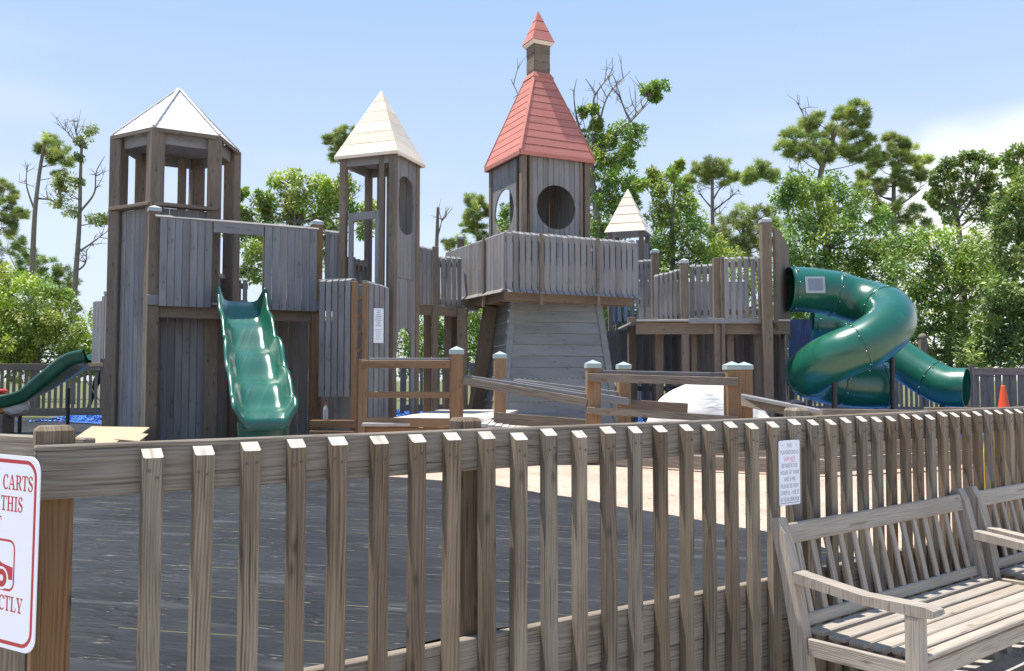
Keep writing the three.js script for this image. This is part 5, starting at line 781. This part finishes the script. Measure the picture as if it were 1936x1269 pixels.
tree('pine_tree', 'small pine seen left of the red tower box', 40, [[905, 690], [904, 480], [902, 420]], [[892, 380, 14], [910, 388, 15], [885, 396, 11], [898, 408, 16], [918, 402, 10], [888, 428, 14], [905, 436, 14], [868, 455, 15], [850, 462, 12], [880, 470, 14], [915, 450, 12]], { kind: 'pine', r: 0.13, seed: 28, group: G2 });
tree('leafy_tree', 'shrubby greenery showing below the bridge walkway', 26, [[850, 700], [850, 640]], [[790, 620, 28], [830, 615, 28], [870, 610, 28], [910, 600, 28], [800, 655, 30], [845, 650, 30], [890, 645, 30], [930, 640, 28], [780, 690, 26], [830, 690, 28], [880, 690, 28], [930, 690, 26], [760, 640, 26], [980, 650, 30], [700, 650, 30], [640, 640, 30], [860, 570, 20], [900, 560, 20]], { r: 0.1, seed: 31, group: G2, dens: 1.1 });
tree('leafy_tree', 'gnarled oak with dead bare top branches right of the red roof', 26, [[1140, 690], [1136, 520], [1130, 420], [1120, 340], [1118, 290]], [[1120, 262, 18], [1138, 285, 22], [1120, 310, 24], [1150, 262, 14], [1168, 252, 20], [1190, 268, 20], [1205, 250, 14], [1155, 305, 24], [1185, 300, 14], [1140, 340, 28], [1175, 340, 24], [1160, 370, 26], [1130, 385, 28], [1190, 352, 15], [1140, 420, 28], [1170, 405, 20], [1112, 345, 20], [1228, 172, 13, .6], [1250, 164, 14, .6], [1240, 182, 9], [1120, 205, 8], [1100, 215, 8], [1130, 236, 10], [1200, 385, 14], [1110, 440, 24], [1160, 450, 24], [960, 400, 14], [950, 430, 16]], { pal: 'broad', r: 0.2, seed: 34, group: G2, bare: [[[1118, 290], [1095, 240], [1085, 180], [1090, 150]], [[1120, 285], [1135, 225], [1150, 180], [1192, 134]], [[1135, 225], [1122, 190], [1140, 158], [1158, 140]], [[1160, 262], [1192, 230], [1215, 205], [1232, 178]], [[1192, 230], [1180, 205], [1172, 180]], [[1100, 300], [990, 195], [966, 150]]] });
tree('leafy_tree', 'vine-clad bushy tree behind the small cream roof', 25, [[1275, 690], [1272, 500], [1270, 400]], [[1232, 332, 10], [1282, 312, 9], [1272, 330, 13], [1252, 352, 20], [1285, 356, 16], [1262, 385, 26], [1296, 385, 22], [1245, 405, 20], [1285, 420, 30], [1255, 440, 28], [1312, 430, 24], [1290, 465, 32], [1245, 475, 26], [1330, 465, 26], [1320, 490, 28], [1270, 500, 30], [1215, 350, 10], [1225, 480, 20], [1210, 520, 24], [1370, 490, 26], [1350, 470, 20]], { pal: 'yellow', r: 0.15, seed: 37, group: G2 });
tree('pine_tree', 'umbrella-topped pine with bare lower limbs', 36, [[1348, 690], [1348, 480], [1347, 380], [1347, 320]], [[1348, 308, 20], [1325, 318, 17], [1372, 316, 17], [1352, 325, 18], [1388, 334, 11], [1310, 338, 12], [1336, 338, 12], [1370, 340, 11]], { kind: 'pine', r: 0.16, seed: 40, group: G2, bare: [[[1347, 395], [1330, 375], [1318, 355]], [[1347, 400], [1375, 378], [1398, 358]], [[1347, 410], [1365, 402]], [[1347, 380], [1362, 355], [1372, 345]]] });
tree('pine_tree', 'spreading low pine left of the tall capped post', 34, [[1410, 690], [1408, 500], [1405, 430]], [[1362, 440, 20], [1385, 420, 22], [1412, 408, 24], [1440, 412, 20], [1372, 460, 22], [1400, 448, 26], [1432, 440, 24], [1455, 430, 18], [1420, 468, 24], [1450, 465, 22], [1385, 485, 22], [1430, 490, 24]], { kind: 'pine', r: 0.16, seed: 43, group: G2 });
tree('pine_tree', 'tallest open-crowned pine with crooked limbs above the tube slide', 28, [[1572, 690], [1566, 500], [1556, 420], [1548, 370], [1556, 310], [1580, 250]], [[1432, 322, 18], [1455, 332, 14], [1415, 338, 11], [1498, 262, 18], [1482, 285, 16], [1525, 245, 20], [1510, 290, 16], [1548, 235, 18], [1545, 270, 20], [1575, 258, 18], [1596, 218, 17], [1622, 208, 15], [1636, 232, 14], [1608, 248, 20], [1632, 266, 16], [1590, 285, 18], [1620, 292, 16], [1560, 295, 16], [1648, 300, 12]], { kind: 'pine', r: 0.2, seed: 46, group: G3, bare: [[[1548, 370], [1515, 330], [1490, 315]], [[1556, 320], [1535, 285], [1522, 225], [1515, 205]], [[1548, 380], [1520, 370], [1490, 372]]] });
tree('leafy_tree', 'large bright broadleaf tree directly behind the tube slide', 23.5, [[1572, 690], [1570, 560], [1568, 470]], [[1490, 345, 22], [1515, 365, 26], [1480, 378, 20], [1550, 355, 24], [1585, 350, 24], [1540, 395, 32], [1500, 410, 30], [1585, 395, 32], [1625, 385, 28], [1645, 415, 26], [1560, 435, 34], [1510, 450, 32], [1605, 435, 32], [1650, 450, 28], [1535, 485, 34], [1490, 490, 28], [1585, 480, 34], [1635, 485, 32], [1675, 480, 24], [1660, 520, 30], [1500, 520, 30], [1560, 520, 34], [1610, 525, 32], [1540, 560, 34], [1600, 570, 34], [1660, 580, 34], [1500, 570, 30]], { pal: 'broad', r: 0.17, seed: 49, group: G3, dens: 1.05 });
tree('pine_tree', 'round-headed pine between the broadleaf tree and open oak', 32, [[1692, 690], [1691, 500], [1690, 400], [1690, 310]], [[1688, 270, 16], [1708, 268, 14], [1670, 285, 16], [1720, 292, 18], [1742, 308, 16], [1698, 302, 18], [1660, 315, 18], [1735, 332, 16], [1700, 335, 18], [1640, 332, 16], [1672, 345, 18], [1655, 365, 16], [1718, 352, 14], [1630, 360, 14], [1700, 400, 24], [1730, 410, 24], [1670, 400, 22], [1745, 440, 22], [1700, 440, 26]], { kind: 'pine', r: 0.17, seed: 52, group: G3, bare: [[[1690, 395], [1720, 375], [1745, 355]], [[1690, 380], [1665, 370], [1650, 350]]] });
tree('leafy_tree', 'open-crowned oak with visible forking limbs against the cloud', 28, [[1822, 690], [1820, 520], [1815, 450], [1808, 400]], [[1790, 312, 11], [1812, 302, 11], [1778, 330, 13], [1800, 330, 12], [1835, 298, 11], [1858, 300, 11], [1880, 306, 9], [1842, 322, 13], [1870, 330, 12], [1768, 352, 13], [1792, 358, 14], [1820, 350, 14], [1850, 352, 14], [1880, 352, 11], [1780, 385, 14], [1808, 380, 13], [1838, 382, 15], [1866, 380, 12], [1760, 375, 10], [1850, 412, 16], [1795, 410, 14], [1880, 405, 14]], { pal: 'dark', r: 0.2, seed: 55, group: G3, dens: .85, bare: [[[1808, 410], [1790, 370], [1785, 330]], [[1812, 415], [1840, 370], [1860, 320]], [[1815, 430], [1850, 400], [1885, 380]]] });
tree('leafy_tree', 'dense dark-leaved tree at the right picture edge', 21, [[1950, 690], [1948, 560], [1944, 460]], [[1922, 296, 18], [1945, 310, 24], [1915, 330, 16], [1935, 350, 26], [1910, 375, 22], [1945, 395, 30], [1905, 410, 24], [1890, 440, 24], [1930, 435, 30], [1965, 370, 30], [1960, 450, 30], [1905, 475, 30], [1945, 490, 30]], { pal: 'dark', r: 0.2, seed: 58, group: G3, dens: 1.1 });
tree('leafy_tree', 'broad sunlit green thicket sweeping behind the tube slides', 22.5, [[1790, 700], [1795, 620], [1800, 560]], [[1690, 470, 26], [1725, 460, 28], [1765, 465, 30], [1808, 462, 30], [1850, 462, 30], [1700, 510, 32], [1745, 505, 34], [1795, 505, 34], [1840, 505, 34], [1880, 500, 30], [1720, 555, 34], [1770, 550, 36], [1820, 550, 36], [1865, 545, 34], [1740, 600, 34], [1790, 600, 36], [1840, 595, 34], [1765, 645, 34], [1815, 645, 34], [1720, 640, 28], [1700, 600, 28], [1750, 685, 30], [1800, 690, 30]], { pal: 'broad', r: 0.14, seed: 61, group: G3, dens: 1.1 });
tree('leafy_tree', 'glossy magnolia with some yellow leaves by the far right fence', 20.5, [[1910, 700], [1912, 640], [1915, 580]], [[1885, 545, 28], [1920, 535, 30], [1950, 550, 30], [1870, 590, 28], [1905, 585, 32], [1945, 600, 34], [1865, 630, 28], [1900, 630, 32], [1940, 645, 34], [1860, 668, 26], [1895, 672, 30], [1935, 685, 32], [1835, 672, 24], [1965, 620, 34]], { pal: 'dark', r: 0.14, seed: 64, group: G3, leaf: 0.10, dens: 1.2 });

const row = (x0, x1, ys, r, sd) => { const q = RNG(sd), l = []; for (const y of ys) for (let x = x0; x <= x1; x += r * 1.15) l.push([x + (q() - .5) * r * .6, y + (q() - .5) * r * .7, r * (0.8 + 0.4 * q())]); return l; };
tree('hedge', 'low hedge of shrubs hidden behind the hexagonal tower', 25, [[330, 700], [330, 650]], row(170, 660, [640, 680], 30, 1), { pal: 'broad', r: 0.08, seed: 71, group: G2, dens: 1.1 });
tree('hedge', 'green undergrowth behind the raised deck railings', 27, [[1340, 700], [1340, 600]], row(1000, 1520, [545, 590, 635, 680], 34, 2), { pal: 'broad', r: 0.1, seed: 74, group: G2, dens: 1.0 });
renderer.render(scene, camera);
